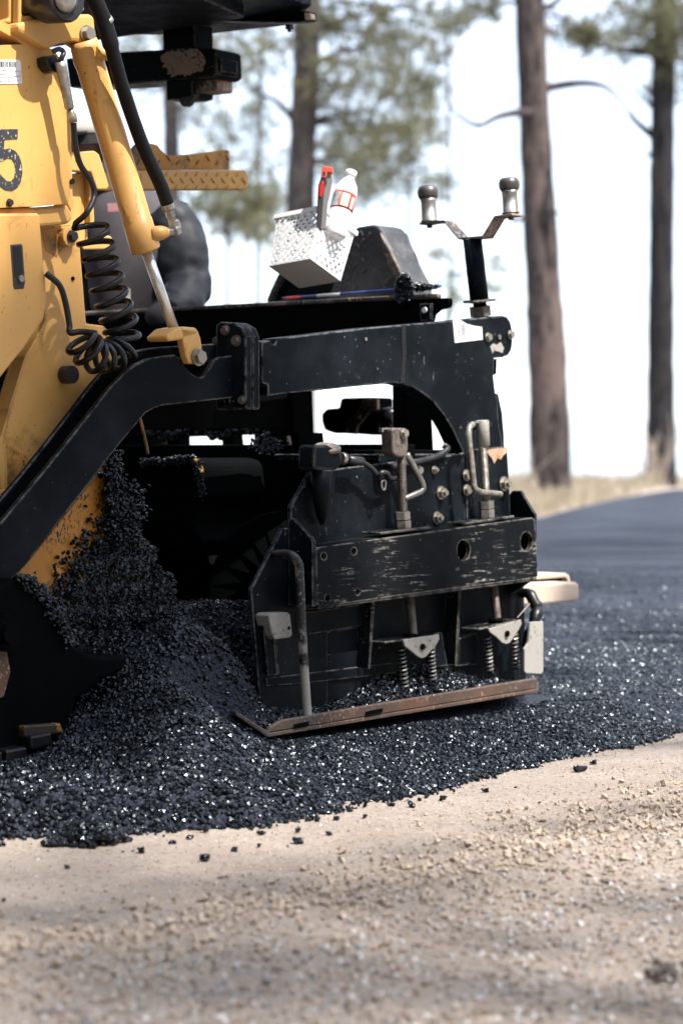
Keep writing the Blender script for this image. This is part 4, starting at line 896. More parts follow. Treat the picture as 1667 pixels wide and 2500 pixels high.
defl = plate("deflector_plate", [(40, 1405), (72, 1370), (160, 1258), (225, 1180), (272, 1118), (290, 1112), (300, 1150), (288, 1230), (318, 1300), (378, 1365), (405, 1450), (385, 1540), (300, 1640), (190, 1610), (135, 1470)], -0.27, 0.015, M['tarry'], PAVER, 0.002)
tube("deflector_edge", smoothpath([pv(342, 1020, -0.26), pv(352, 1060, -0.26), pv(362, 1108, -0.26)], 4), 0.004, M['soot'], defl, 8)
def crust():
    n = 26000; x = RNG.uniform(80, 430, n); y = RNG.uniform(1090, 1640, n)
    # denser away from the bare yellow margin
    dl = ((x - 72) * 0.79 + (y - 1370) * 0.61); pr = np.clip((dl - 45) / 130, 0, 1) ** 1.3
    inside = (y > 1100 + np.clip(300 - x, 0, 300) * 1.15) & (x < 292 + np.clip(y - 1215, 0, 400) * 0.62 + 9 * np.sin(y * 0.09) + 6 * np.sin(y * 0.31)) & (y < 1640 - np.clip(x - 300, 0, 200) * 1.0) & (x > 130 + np.clip(y - 1470, 0, 200) * 0.3)
    k = (RNG.uniform(0, 1, n) < pr) & inside; x, y = x[k], y[k]
    P = np.array([list(pv(a, b, -0.268 + 0.012 * abs(math.sin(a * 0.06) * math.cos(b * 0.05)))) for a, b in zip(x, y)])
    o = link("deflector_crust", stones_mesh("deflector_crust", P, RNG.uniform(0.0034, 0.009, len(P)), (0.6, 1.05), cheap=True), M['asphalt'], defl); o["kind"] = "stuff"
    n = 1100; x = RNG.normal(300, 24, n); y = 1245 + RNG.normal(0, 34, n); u_ = RNG.uniform(0, 1, n) < 0.45
    x = np.where(u_, 278 + RNG.normal(0, 10, n), x); y = np.where(u_, RNG.uniform(1100, 1230, n), y)
    P = np.array([list(pv(a, b, -0.245 + RNG.uniform(-.015, .015))) for a, b in zip(x, y)])
    o = link("spilled_asphalt", stones_mesh("spilled_asphalt", P, RNG.uniform(0.004, 0.009, n)), M['asphalt'], defl); o["kind"] = "stuff"
crust()
box("tunnel_wall", 4.0, 4.03, V0 - 1.6, V0 - 0.40, 0.05, 0.95, M['dull'], PAVER)
box("auger_chamber_back", 4.2, 5.1, V0 - 1.60, V0 - 1.57, 0.0, 0.95, M['dull'], PAVER)

# ---- crawler track at the lower left
trk = plate("track_frame_and_shade", [(-120, 1560), (-100, 1450), (0, 1428), (56, 1412), (100, 1440), (136, 1490), (176, 1576), (235, 1602), (318, 1600), (300, 1640), (250, 1662), (186, 1712), (164, 1785), (92, 1855), (-120, 1900)], -0.07, 0.40, M['dull'], PAVER, 0.01)  # the notch on its right is a dark sheet painting a shaded recess
bolt(trk, 8, 1545, -0.068, 46, 'dull', 'round', name="track_roller"); bolt(trk, 8, 1545, -0.045, 26, 'dull', 'pin', name="roller_hub")
plate("track_guard", [(60, 1772), (150, 1766), (156, 1790), (62, 1802)], -0.05, 0.03, M['tarry'], trk, 0.004)
for i, (x, y) in enumerate([(-20, 1862), (40, 1850), (100, 1815)]):
    plate("track_pad", [(x - 24, y - 18), (x + 28, y - 28), (x + 30, y + 6), (x - 22, y + 18)], -0.03, 0.26, M['rubber'], trk, 0.006)
plate("track_crust", [(-40, 1600), (16, 1580), (26, 1640), (10, 1700), (-40, 1720)], -0.066, 0.004, M['rust'], trk, 0)

n = 700; k_ = RNG.uniform(0, 1, n); ex = np.interp(k_, [0, .2, .4, .6, .8, 1], [60, 90, 120, 146, 160, 172]); ey = np.interp(k_, [0, .2, .4, .6, .8, 1], [1415, 1434, 1462, 1500, 1530, 1566])
P = np.array([list(pv(a + RNG.normal(-6, 8), b + RNG.normal(0, 9), -0.06 - RNG.uniform(0, .03))) for a, b in zip(ex, ey)])
o = link("track_asphalt", stones_mesh("track_asphalt", P, RNG.uniform(.004, .009, n)), M['asphalt'], trk); o["kind"] = "stuff"

# ---- operator's platform, crossbar and steps
plat = slab("operator_platform", [(5.36, -4.64), (5.17, -4.40), (4.2, -4.15), (3.7, -4.6), (4.2, -5.5), (5.0, -5.4), (5.17, -5.12), (5.31, -4.97)], 2.02, 0.06, M['black'], PAVER, 0.006)
slab("platform_floor", [(5.0, -4.5), (4.2, -4.2), (3.6, -4.6), (4.0, -5.6), (5.0, -5.3)], 1.975, 0.045, M['black'], plat, 0.006)
cross("platform_channel", [(470, 18), (602, 22), (700, 24), (756, 27), (758, 50), (735, 54), (700, 56), (480, 50), (420, 40)], 5.18, 0.03, M['black'], plat, 0.003)
cross("platform_rail", [(215, -80), (720, -80), (705, 12), (690, 20), (560, 22), (470, 30), (230, 26)], 5.24, 0.04, M['black'], plat, 0.01)
cross("channel_lip", [(742, 30), (758, 33), (760, 46), (744, 48)], 5.17, 0.02, M['dusty'], plat, 0.002)
for x, y in ((498, 95), (706, 64)): lathe_along("platform_bolt", pu(x, y, 5.3), -Z, [(-0.01, 0.01), (0.0, 0.012), (0.008, 0.012), (0.010, 0.006), (0.016, 0.006)], M['darkbolt'], plat, 6)
cb = cross("crossbar", [(160, 142), (300, 126), (430, 119), (515, 117), (527, 122), (530, 180), (520, 190), (400, 197), (300, 205), (170, 214)], 5.12, 0.11, M['black'], PAVER, 0.006)
rj = random.Random(9)
cross("dust_cake", [(x + rj.uniform(-5, 5), y + rj.uniform(-4, 4)) for x, y in smoothpath_px([(392, 140), (410, 128), (430, 122), (450, 121), (472, 121), (496, 130), (500, 150), (494, 168), (470, 180), (440, 184), (420, 186), (410, 176), (400, 158), (392, 140)], 5)[:-1]], 5.1185, 0.001, M['cake'], cb, 0)
cross("crossbar_plug", [(529, 140), (540, 142), (541, 174), (531, 184)], 5.13, 0.07, M['black'], cb, 0.003)
cross("crossbar_hanger", [(397, 60), (474, 56), (476, 120), (398, 122)], 5.14, 0.08, M['black'], cb, 0.003)
sen = cross("sensor_box", [(405, 198), (470, 194), (470, 236), (458, 240), (407, 245)], 5.15, 0.09, M['black'], cb, 0.004)
cross("sensor_cover", [(466, 196), (528, 191), (530, 216), (526, 222), (476, 227), (466, 214)], 5.16, 0.07, M['dusttop'], sen, 0.003)
cross("sensor_eye", [(438, 246), (440, 236), (462, 226), (478, 228), (466, 246), (460, 257), (450, 261), (441, 256)], 5.15, 0.02, M['ink'], sen, 0.002)
stp = plate("tread_step", [(250, 420), (340, 416), (450, 414), (596, 414), (606, 420), (609, 440), (606, 456), (598, 464), (340, 465), (250, 466)], -0.86, 0.02, M['yellow'], PAVER, 0.006)
flp = plate("step_flange", [(322, 366), (334, 352), (372, 350), (386, 354), (396, 368), (404, 376), (418, 380), (470, 376), (552, 365), (561, 368), (562, 412), (560, 415), (322, 416)], -0.96, 0.012, M['soot'], PAVER, 0.004)
strip_poly("step_tread", [(255, 418), (600, 415)], -0.862, -0.975, 0.008, M['soot'], stp)
def lug_mesh(): 
    bm = bmesh.new(); bmesh.ops.create_icosphere(bm, subdivisions=1, radius=1); me = bpy.data.meshes.new("tread_lug"); bm.to_mesh(me); bm.free(); me.materials.append(M['yellow']); return me
_lug = lug_mesh(); _lug2 = _lug.copy(); _lug2.materials[0] = M['soot']; _lug3 = _lug.copy(); _lug3.materials[0] = M['tread']
def lugs(parent, pts, s, me, L=0.014, side=False):
    for i, (x, y, sg) in enumerate(pts):
        p = pv(x, y, s) if side else pu(x, y, s); o = bpy.data.objects.new("tread_lug", me); COL.objects.link(o)
        face = V if side else U
        ax = (Z * 1.0 + (U * -1.1 if side else V * -0.75) * sg).normalized(); yy = face.cross(ax)
        Mx = Matrix((ax * L, yy * L * 0.32, face * L * 0.28)).transposed().to_4x4(); Mx.translation = p; o.matrix_basis = Mx; setparent(o, parent)
lugs(stp, [(x, 441 + (i % 1) * 0, 1) for i, x in enumerate(range(396, 600, 25))] + [(x + 12, 456, -1) for x in range(396, 585, 25)] + [(x + 12, 424, -1) for x in range(396, 585, 25)], -0.859, _lug, 0.0135, True)
lugs(flp, [(340 + 24 * i, 396 - (i % 2) * 10, 1 if i % 2 else -1) for i in range(10)], -0.959, _lug2, 0.014, True)
plate("step_bracket", [(150, 372), (232, 368), (243, 376), (250, 396), (268, 455), (262, 463), (238, 463), (224, 420), (150, 416)], -0.62, 0.03, M['yellow'], PAVER, 0.004)
plate("step_leg", [(150, 424), (208, 422), (214, 470), (216, 600), (150, 600)], -0.66, 0.03, M['yellow'], PAVER, 0.004)
plate("step_stay", [(218, 428), (226, 430), (232, 540), (222, 560)], -0.64, 0.02, M['yellow'], PAVER, 0.003)
ring = plate("step_hook", [(200, 596), (250, 590), (258, 574), (272, 576), (279, 588), (274, 602), (256, 609), (204, 610)], -0.60, 0.02, M['yellow'], PAVER, 0.004)

# ---- the far side's step, seen past the gate
fs = plate("rear_step", [(1180, 1432), (1330, 1424), (1406, 1421), (1413, 1426), (1414, 1460), (1408, 1468), (1330, 1476), (1180, 1484)], -0.42, 0.30, M['dusty'], PAVER, 0.008)
plate("rear_step_lip", [(1200, 1414), (1250, 1402), (1380, 1399), (1389, 1404), (1393, 1424), (1387, 1424), (1382, 1410), (1240, 1420), (1200, 1432)], -0.50, 0.30, M['dusty'], fs, 0.004)
plate("rear_step_gap", [(1200, 1424), (1384, 1408), (1390, 1424), (1200, 1434)], -0.52, 0.02, M['dull'], fs, 0)

# ================================================================== LOOSE THINGS ON THE DECK
def basket():
    D0 = 6.47; k = D0 / F
    C = pdist(757, 633, D0)
    R_ = Vector((1, 0, 0))
    def vec(x, yup, dep): return (R_ * x + UPV * yup + FW * dep) * k
    a, b, c = vec(-101, -9, 84), vec(72, -45, 81.5), vec(28, 131, 47.6)
    root = empty("plastic_basket", C + a * .5 + b * .5, "small white lattice basket tilted back on the black tread plate", "basket")
    wall = M['white']
    def P(al, be, ga): # walls flare towards the rim
        fl = 1 + 0.10 * ga; return C + a * (0.5 + (al - 0.5) * fl) + b * (0.5 + (be - 0.5) * fl) + c * ga
    A_, B_, Cn = a.normalized(), b.normalized(), c.normalized()
    link("basket_floor", prism_mesh("basket_floor", [[P(-.02, -.02, 0), P(1.02, -.02, 0), P(1.02, 1.02, 0), P(-.02, 1.02, 0)]], Cn * 0.003), wall, root, bevel=0.002)
    def lattice(f, nrm, nu, handle=None):
        bm = bmesh.new(); nv = nu; seg = 8
        def bar(u0, v0, u1, v1):
            n_ = 4; w = 0.021
            pts = [(u0 + (u1 - u0) * i / n_, v0 + (v1 - v0) * i / n_) for i in range(n_ + 1)]
            du, dv = (u1 - u0), (v1 - v0); L = math.hypot(du, dv); ox, oy = -dv / L * w, du / L * w
            for (p, q) in zip(pts, pts[1:]):
                vs = [f(min(max(x, 0), 1), min(max(y, 0), 1)) for x, y in ((p[0] - ox, p[1] - oy), (q[0] - ox, q[1] - oy), (q[0] + ox, q[1] + oy), (p[0] + ox, p[1] + oy))]
                lo = [bm.verts.new(v) for v in vs]; hi = [bm.verts.new(v + nrm * 0.0025) for v in vs]
                for i in range(4): bm.faces.new((lo[i], lo[(i + 1) % 4], hi[(i + 1) % 4], hi[i]))
                bm.faces.new(lo[::-1]); bm.faces.new(hi)
        def clip(u0, v0, u1, v1):
            # clip to the unit square
            t0, t1 = 0, 1; du, dv = u1 - u0, v1 - v0
            for p, q in ((-du, u0), (du, 1 - u0), (-dv, v0), (dv, 1 - v0)):
                if p == 0: continue
                r = q / p
                if p < 0: t0 = max(t0, r)
                else: t1 = min(t1, r)
            return (u0 + du * t0, v0 + dv * t0, u0 + du * t1, v0 + dv * t1) if t0 < t1 - 0.03 else None
        for i in range(-nu, nu + 1):
            for q in (clip(i / nu, 0, i / nu + 1, 1), clip(i / nu + 1, 0, i / nu, 1)):
                if q: bar(*q)
        for q in ((0, 0, 0, 1), (1, 0, 1, 1), (0, 0.01, 1, 0.01), (0, 0.97, 1, 0.97)): bar(*q)
        link("lattice_wall", mesh_bm("lattice_wall", bm), wall, root)
    lattice(lambda u, v: P(u, 0, v), -B_, 7)
    lattice(lambda u, v: P(0, u, v), -A_, 6)
    lattice(lambda u, v: P(u, 1, v), B_, 7)
    lattice(lambda u, v: P(1, u, v), A_, 6)
    # handle plate with its opening, on the right wall
    q = [P(-0.01, u, v) for u, v in ((0.10, 0.60), (0.88, 0.60), (0.88, 0.86), (0.10, 0.86))]; qi = [P(-0.01, u, v) for u, v in ((0.20, 0.68), (0.80, 0.68), (0.80, 0.80), (0.20, 0.80))]
    link("handle_frame", prism_mesh("handle_frame", [q, qi], -A_ * 0.004), wall, root)
    rim = [P(-.05, -.05, 1), P(1.05, -.05, 1), P(1.05, 1.05, 1), P(-.05, 1.05, 1)]; rin = [P(.02, .02, 1), P(.98, .02, 1), P(.98, .98, 1), P(.02, .98, 1)]
    link("basket_rim", prism_mesh("basket_rim", [rim, rin], -Cn * 0.013), wall, root)
    return C, a, b, c, P
BC, Ba, Bb, Bc, BP = basket()
# bottle, standing in the basket
def bottle():
    k = 6.47 / F
    base = BP(0.26, 0.60, 0.2)
    top = pdist(858, 418, (base - EYE).y + 0.03)
    # base directly below along the tilt
    ax = (top - pdist(836, 500, (base - EYE).y)).normalized(); H = 0.20
    b0 = top - ax * H
    root = empty("water_bottle", b0, "clear white-capped water bottle with red label standing in the white basket", "bottle")
    r = 0.0315
    lathe_along("bottle_body", b0, ax, [(0, r * .8), (0.006, r * .98), (0.03, r), (0.055, r * .97), (0.08, r), (0.128, r), (0.140, r * .97), (0.155, r * .84), (0.168, r * .60), (0.176, r * .42), (0.184, r * .40), (0.186, r * .46), (0.188, r * .40), (0.19, r * .38)], M['clearwhite'], root, 28)
    lathe_along("bottle_cap", b0, ax, [(0.183, r * .44), (0.1835, r * .5), (0.199, r * .5), (0.2, r * .45)], M['white'], root, 24)
    lab = lathe_along("bottle_label", b0, ax, [(0.078, r * 1.004), (0.0781, r * 1.012), (0.1279, r * 1.012), (0.128, r * 1.004)], M['red'], root, 28)
    # printed panels wrap round the label
    side = Vector((1, 0, 0)); side = (side - ax * side.dot(ax)).normalized(); dep = ax.cross(side); 
    if dep.y > 0: dep = -dep
    def panel(name, a0, a1, h0, h1, m, rr=1.02):
        bm = bmesh.new(); n = 6; row = []
        for i in range(n + 1):
            an = math.radians(a0 + (a1 - a0) * i / n); d = side * math.sin(an) + dep * math.cos(an)
            row.append((bm.verts.new(b0 + ax * h0 + d * r * rr), bm.verts.new(b0 + ax * h1 + d * r * rr)))
        for p, q in zip(row, row[1:]): bm.faces.new((p[0], q[0], q[1], p[1]))
        link(name, mesh_bm(name, bm), m, lab, smooth=True)
    panel("label_picture", -88, -14, 0.082, 0.124, M['skyprint'])
    panel("label_crest", -8, 32, 0.084, 0.121, M['cream'])
    panel("label_ring", 4, 20, 0.094, 0.112, M['skyprint'], 1.026)
    panel("label_text", 44, 66, 0.084, 0.118, M['cream'])
bottle()
# utility knife handle
def knife():
    D = 6.50
    t0, t1 = pdist(781, 520, D), pdist(796, 408, D)
    root = empty("utility_knife", t0, "red and black utility knife standing upright in the basket beside the bottle", "knife")
    def pl(name, pts, off, th, m): 
        return link(name, prism_mesh(name, [[pdist(x, y, D + off) for x, y in pts]], FW * th), m, root, bevel=0.002)
    pl("knife_handle", [(786, 418), (808, 424), (812, 440), (800, 500), (796, 560), (774, 560), (776, 500)], 0, 0.02, M['grey'])
    pl("handle_grip", [(786, 425), (797, 432), (798, 446), (792, 460), (789, 490), (784, 560), (772, 560), (775, 490), (777, 452)], -0.004, 0.006, M['ink'])
    pl("blade_slider", [(786, 441), (791, 446), (789, 470), (784, 482), (778, 480), (779, 455)], -0.007, 0.004, M['red'])
    pl("knife_end", [(788, 405), (812, 408), (813, 423), (800, 420), (795, 434), (785, 434), (784, 424)], -0.006, 0.03, M['orange'])
    link("end_hole", prism_mesh("end_hole", [[pdist(x, y, D - 0.0065) for x, y in circ(791, 424, 3.5, 6, 14)]], FW * 0.001), M['ink'], root)
knife()
# tread-plate hump on the deck (fixed to the paver)
def hump():
    s1 = 5.62
    h = cross("tread_hump", [(790, 740), (806, 712), (834, 640), (858, 566), (872, 554), (908, 548), (922, 552), (934, 566), (944, 590), (956, 612), (966, 640), (978, 664), (992, 690), (1000, 740)], s1, 0.12, M['tread'], PAVER, 0.006)
    cross("hump_side", [(650, 742), (668, 690), (686, 655), (720, 640), (860, 640), (806, 740)], s1 + 0.02, 0.10, M['black'], h, 0.004)
    cross("hump_edge", [(650, 734), (664, 700), (684, 668), (692, 672), (672, 706), (660, 736)], s1 - 0.01, 0.02, M['dusttop'], h, 0.002)
    lugs(h, [(882, 568, 1), (900, 575, -1), (874, 600, 1), (862, 622, 1), (884, 590, -1), (866, 650, -1), (850, 650, 1), (846, 676, 1), (868, 672, 1), (842, 700, -1), (826, 708, 1), (852, 705, 1), (886, 635, 1), (890, 660, -1), (835, 690, 1), (870, 700, -1)], s1 - 0.001, _lug3, 0.013)
    plate_ = cross("hump_cover", [(926, 566), (945, 600), (966, 640), (990, 690), (985, 722), (930, 722), (936, 690), (958, 668), (940, 640)], s1 - 0.012, 0.012, M['dusttop'], h, 0.004)
hump()
# marking stick with a lump of asphalt stuck on it
def stick_():
    s1 = 5.42
    pts = [pu(690, 729, s1), pu(1075, 699, s1 - 0.02)]
    root = empty("marking_stick", pts[0], "thin blue stick lying on the black deck with asphalt crusted on one end", "stick")
    tube("stick_shaft", pts, 0.0042, M['bluepaint'], root, 10)
    d = pts[1] - pts[0]
    tube("white_band", [pts[0] + d * 0.23, pts[0] + d * 0.38], 0.0046, M['white'], root, 10)
    tube("red_band", [pts[0] + d * 0.02, pts[0] + d * 0.12], 0.0046, M['orange'], root, 10)
    P, Rr = [], []
    for _ in range(900):
        an = random.random() * 6.283; rr = random.random() ** .6
        P.append(list(pu(984 + 22 * rr * math.cos(an) + 2, 706 + 38 * rr * math.sin(an), s1 - 0.02 - random.random() * 0.03))); Rr.append(random.uniform(.003, .0065))
    for _ in range(380):
        f = random.random(); P.append(list(pu(1010 + 58 * f, 703 - 3 * f + random.gauss(0, 4.5 - 2.5 * f), s1 - 0.025 + random.gauss(0, .004)))); Rr.append(random.uniform(.0025, .005))
    o = link("asphalt_clump", stones_mesh("asphalt_clump", np.array(P), np.array(Rr)), M['asphalt'], root); o["kind"] = "stuff"
stick_()
# one long brown needle caught by the strap
tube("fallen_needle", [pv(1262, 1508, -0.02), pv(1292, 1474, -0.03)], 0.0012, M['twig'], None, 5)
tag(bpy.data.objects["fallen_needle"], "single dry brown pine needle caught behind the rubber strap", "pine needle")

# ================================================================== LUMPS ON THE DIRT
def lump_mesh(seed, n_st):
    r_ = np.random.default_rng(seed); g = r_.normal(size=(n_st, 3)); g /= np.linalg.norm(g, axis=1)[:, None]; g *= r_.uniform(0.2, 0.75, (n_st, 1)); g[:, 2] *= 0.75
    me = stones_mesh("asphalt_lump", g, r_.uniform(0.28, 0.55, n_st)); me.materials.append(M['asphalt']); return me
LM = [lump_mesh(i, 16) for i in range(5)]
lumps = [(499, 2091, 15), (729, 2051, 13), (345, 2079, 11), (465, 2044, 10), (423, 2060, 9), (120, 2063, 7), (166, 2121, 7), (728, 2033, 9), (638, 2035, 10), (572, 2073, 9), (632, 2063, 7), (804, 2040, 8), (775, 2008, 8), (822, 2005, 9), (1003, 1971, 12), (1080, 1953, 10),
         (1041, 1951, 7), (1184, 1932, 9), (1415, 1877, 15), (1449, 1867, 9), (1258, 1920, 4), (1316, 1960, 5), (1219, 1988, 6), (5, 2063, 10), (10, 2194, 8), (502, 2030, 11), (363, 2010, 9), (940, 1962, 11), (955, 1975, 9), (1540, 1830, 8), (890, 2002, 7), (300, 2082, 4), (325, 2080, 4)]
_u = "first second third fourth fifth sixth seventh eighth ninth tenth eleventh twelfth thirteenth fourteenth fifteenth sixteenth seventeenth eighteenth nineteenth".split()
ORD = _u + ["twentieth"] + ["twenty-" + w for w in _u[:9]] + ["thirtieth"] + ["thirty-" + w for w in _u[:9]]
grp = "asphalt crumbs scattered on the dirt"
for i, (x, y, r) in enumerate(lumps):
    p = pz(x, y + r * 0.6); sc = r / F * p.y * 1.25
    o = bpy.data.objects.new("asphalt_lump", LM[i % 5]); COL.objects.link(o)
    o.location = (p.x, p.y, float(ground_z(np.array(p.x), np.array(p.y))) + sc * 0.5); o.scale = (sc * random.uniform(.9, 1.25), sc * random.uniform(.8, 1.1), sc * random.uniform(.75, 1.0)); o.rotation_euler = (0, 0, random.random() * 6.28)
    k = sum(1 for q in lumps if (q[0], q[1]) < (x, y))
    lab = ("tiny" if r < 7 else "small" if r < 10 else "chunky") + " black asphalt crumb, %s from the left among the crumbs on the dirt" % ORD[k]
    if i == 0: lab = "large black asphalt crumb farthest out on the dirt, right of the big clump"
    if i == 18: lab = "flat black asphalt crumb on the dirt far right beyond the skid"
    tag(o, lab, "asphalt lump", grp)
p = pz(222, 2062); n = 1000; a_ = RNG.uniform(0, 6.283, n); q_ = RNG.uniform(0, 1, n) ** .5 * (1 + .14 * np.sin(a_ * 3 + 1) + .08 * np.sin(a_ * 7))
g = np.stack([np.cos(a_) * q_ * .066, np.sin(a_) * q_ * .060, np.clip(1 - q_ ** 2, 0, 1) ** .7 * .042 * RNG.uniform(.6, 1, n)], 1)
a_ = RNG.uniform(0, 6.283, 160); q_ = RNG.uniform(0, 1, 160) ** .5
g = np.concatenate([g, np.stack([-.062 + np.cos(a_) * q_ * .028, -.035 + np.sin(a_) * q_ * .022, (1 - q_) * .012], 1)])
big = link("asphalt_clump", stones_mesh("asphalt_clump", g, RNG.uniform(.004, .009, len(g))), M['asphalt'], None, Matrix.Translation((p.x, p.y, 0.008)))
tag(big, "large clump of fine black asphalt spilled out from the heap onto the dirt", "asphalt clump", kind="thing")
# stones and a cone lying on the shoulder
SM = stones_mesh("shoulder_stone", np.zeros((1, 3)), np.array([1.0]), (0.7, 0.95), 0.16); SM.materials.append(M['stone'])
SM2 = [stones_mesh("shoulder_stone", np.zeros((1, 3)), np.array([1.0]), (0.6, 0.95), 0.18) for _ in range(4)]
for me in SM2: me.materials.append(M['stone'])
for i, (x, y, r, lab) in enumerate([(1632, 2027, 13, "smooth grey pebble near the right edge of the gravel shoulder"), (1480, 2145, 22, "flat reddish stone lying in the pine straw"), (1265, 2178, 9, "pale upright pebble in the gravel shoulder"),
                                    (1330, 2172, 9, "dark greenish pebble beside the pale one"), (1385, 2010, 14, "tan clod of earth on the shoulder ridge"), (1312, 2030, 12, "tan round stone set in the earth ridge"), (1502, 2186, 7, "black chip of stone in the gravel")]):
    p = pz(x, y + r * .5); sc = r / F * p.y
    o = bpy.data.objects.new("shoulder_stone", SM2[i % 4]); COL.objects.link(o); o.location = (p.x, p.y, float(ground_z(np.array(p.x), np.array(p.y))) + sc * .4); o.scale = (sc, sc * .9, sc * .65); o.rotation_euler = (0, 0, i * 1.1)
    tag(o, lab, "stone", "stones on the gravel shoulder")
def cone():
    p = pz(1645, 2395); k = p.y / F
    bm = bmesh.new(); tube_bm(bm, [Vector((-.015, -.02, 0.006)), Vector((-.02, 0.0, 0.012)), Vector((-.008, 0.03, .012)), Vector((0.012, 0.05, .01))], [.008, .012, .010, .006], 9)
    P = RNG.normal(size=(60, 3)) * np.array([.013, .018, .007]) + np.array([-.01, .005, .012])
    me = stones_mesh("pine_cone", P, RNG.uniform(.004, .008, 60), (0.4, 1.0)); bm.free()
    o = link("pine_cone", me, plain("grey_cone_scales", (0.13, 0.11, 0.10), 0.9, 0, .4, 60, .3), None, Matrix.Translation((p.x, p.y, 0.004)))
    tag(o, "weathered grey pine cone on the ground near the right edge", "pine cone", kind="thing")
cone()

# ================================================================== WORKER BEHIND THE PAVER
def worker():
    D = 7.75; k = D / F
    base = pdist(330, 1100, D); base.z = 0.0
    root = empty("person", base, "person in grey work jacket and pale cap standing behind the paver's yellow cylinder", "person")
    X = Vector((1, 0, 0)); Y = Vector((0, 1, 0))
    def at(px, py, dy=0): return pdist(px, py, D + dy)
    H = at(225, 355)
    J = {"pelvis": at(330, 830), "belly": at(325, 700), "chest": at(320, 560), "neck0": at(285, 470), "neck1": at(255, 425), "hd": at(232, 365),
         "shR": at(420, 545, -.02), "elR": at(450, 690, -.10), "wrR": at(400, 770, -.28), "haR": at(372, 782, -.34),
         "shL": at(228, 540, .10), "elL": at(190, 690, .12), "wrL": at(205, 800, -.04), "haL": at(212, 830, -.10),
         "hipR": at(360, 860), "hipL": at(290, 860, .04)}
    kz = lambda p, z, dx=0, dy=0: Vector((p.x + dx, p.y + dy, z))
    J["knR"] = kz(J["hipR"], .52, .01, -.04); J["anR"] = kz(J["hipR"], .10, .02, .02); J["toR"] = kz(J["hipR"], .04, -.02, -.14)
    J["knL"] = kz(J["hipL"], .52, -.01, -.04); J["anL"] = kz(J["hipL"], .10, -.02, .02); J["toL"] = kz(J["hipL"], .04, -.06, -.14)
    def skin(name, keys, edges, rad, m, root_key):
        me = bpy.data.meshes.new(name); me.from_pydata([J[q] for q in keys], [], []) if False else None
        idx = {q: i for i, q in enumerate(keys)}
        me.from_pydata([J[q] for q in keys], [(idx[a], idx[b]) for a, b in edges], [])
        o = link(name, me, m, root)
        sk = o.modifiers.new("skin", 'SKIN'); 
        for q, v in zip(keys, me.skin_vertices[0].data): v.radius = rad[q]; v.use_root = (q == root_key)
        sk.use_smooth_shade = True
        sub = o.modifiers.new("sub", 'SUBSURF'); sub.levels = 2; sub.render_levels = 2
        return o
    skin("body", list(J), [("pelvis", "belly"), ("belly", "chest"), ("chest", "neck0"), ("neck0", "neck1"), ("neck1", "hd"), ("chest", "shR"), ("shR", "elR"), ("elR", "wrR"), ("wrR", "haR"), ("chest", "shL"), ("shL", "elL"), ("elL", "wrL"), ("wrL", "haL"),
                           ("pelvis", "hipR"), ("hipR", "knR"), ("knR", "anR"), ("anR", "toR"), ("pelvis", "hipL"), ("hipL", "knL"), ("knL", "anL"), ("anL", "toL")],
         {"pelvis": (.15, .12), "belly": (.16, .125), "chest": (.155, .13), "neck0": (.075, .075), "neck1": (.058, .058), "hd": (.06, .065), "shR": (.075, .075), "elR": (.055, .055), "wrR": (.036, .036), "haR": (.034, .034),
          "shL": (.075, .075), "elL": (.055, .055), "wrL": (.036, .036), "haL": (.034, .034), "hipR": (.095, .095), "knR": (.065, .065), "anR": (.05, .05), "toR": (.05, .04), "hipL": (.095, .095), "knL": (.065, .065), "anL": (.05, .05), "toL": (.05, .04)}, M['jacket'], "pelvis")
    J2 = {q: J[q] for q in ("shR", "elR", "wrR")}
    me = bpy.data.meshes.new("sleeve")
    tube("sleeve", smoothpath([at(405, 520, -.03), at(432, 560, -.05), at(450, 640, -.09), at(458, 700, -.12), at(440, 750, -.2), at(404, 772, -.28)], 5), [.086] * 6 + [.082] * 6 + [.076] * 5 + [.07] * 5 + [.055] * 4, M['sleeve'], root, 18)
    tx = bpy.data.textures.new('folds', 'CLOUDS'); tx.noise_scale = 0.16
    for nm in ('sleeve', 'body'):
        ob = [c for c in root.children if c.name.startswith(nm)][0]
        if nm == 'sleeve': sb_ = ob.modifiers.new('sub', 'SUBSURF'); sb_.levels = sb_.render_levels = 2
        dm = ob.modifiers.new('folds', 'DISPLACE'); dm.texture = tx; dm.strength = 0.05; dm.mid_level = 0.5; dm.texture_coords = 'GLOBAL'
    # head, turned to the left, with face
    bm = bmesh.new(); bmesh.ops.create_uvsphere(bm, u_segments=28, v_segments=20, radius=1)
    fd = Vector((-0.82, -0.57, -0.12)).normalized(); rt = Vector((0, 0, 1)).cross(fd).normalized(); upx = fd.cross(rt)
    for v in bm.verts:
        c = v.co.copy(); f, r_, u_ = c.y, c.x, c.z
        jaw = 1 - 0.22 * max(0, -u_) ; f2 = f * .098 * (1 if f > 0 else 1.06) * (1 - .08 * max(0, -u_)); 
        if f > .75: f2 += 0.02 * math.exp(-((u_ + .12) / .16) ** 2 - (r_ / .16) ** 2) + .006 * math.exp(-((u_ + .5) / .1) ** 2 - (r_ / .28) ** 2) - .008 * math.exp(-((u_ - .12) / .1) ** 2 - ((abs(r_) - .36) / .14) ** 2)
        v.co = H + fd * f2 + rt * (r_ * .076 * jaw) + upx * (u_ * .118)
    hd = link("head", mesh_bm("head", bm), M['skin'], root, smooth=True)
    for sgn in (-1, 1):
        lathe_along("ear", H + rt * (.074 * sgn) - upx * .01, rt * sgn + fd * -.3, [(0, .02), (.01, .026), (.016, .02), (.014, .005)], M['skin'], hd, 14)
        lathe_along("eye", H + fd * .083 + rt * (.03 * sgn) + upx * .016, fd, [(0, .012), (.006, .010), (.010, .004), (.011, 0)], M['brim'], hd, 12)
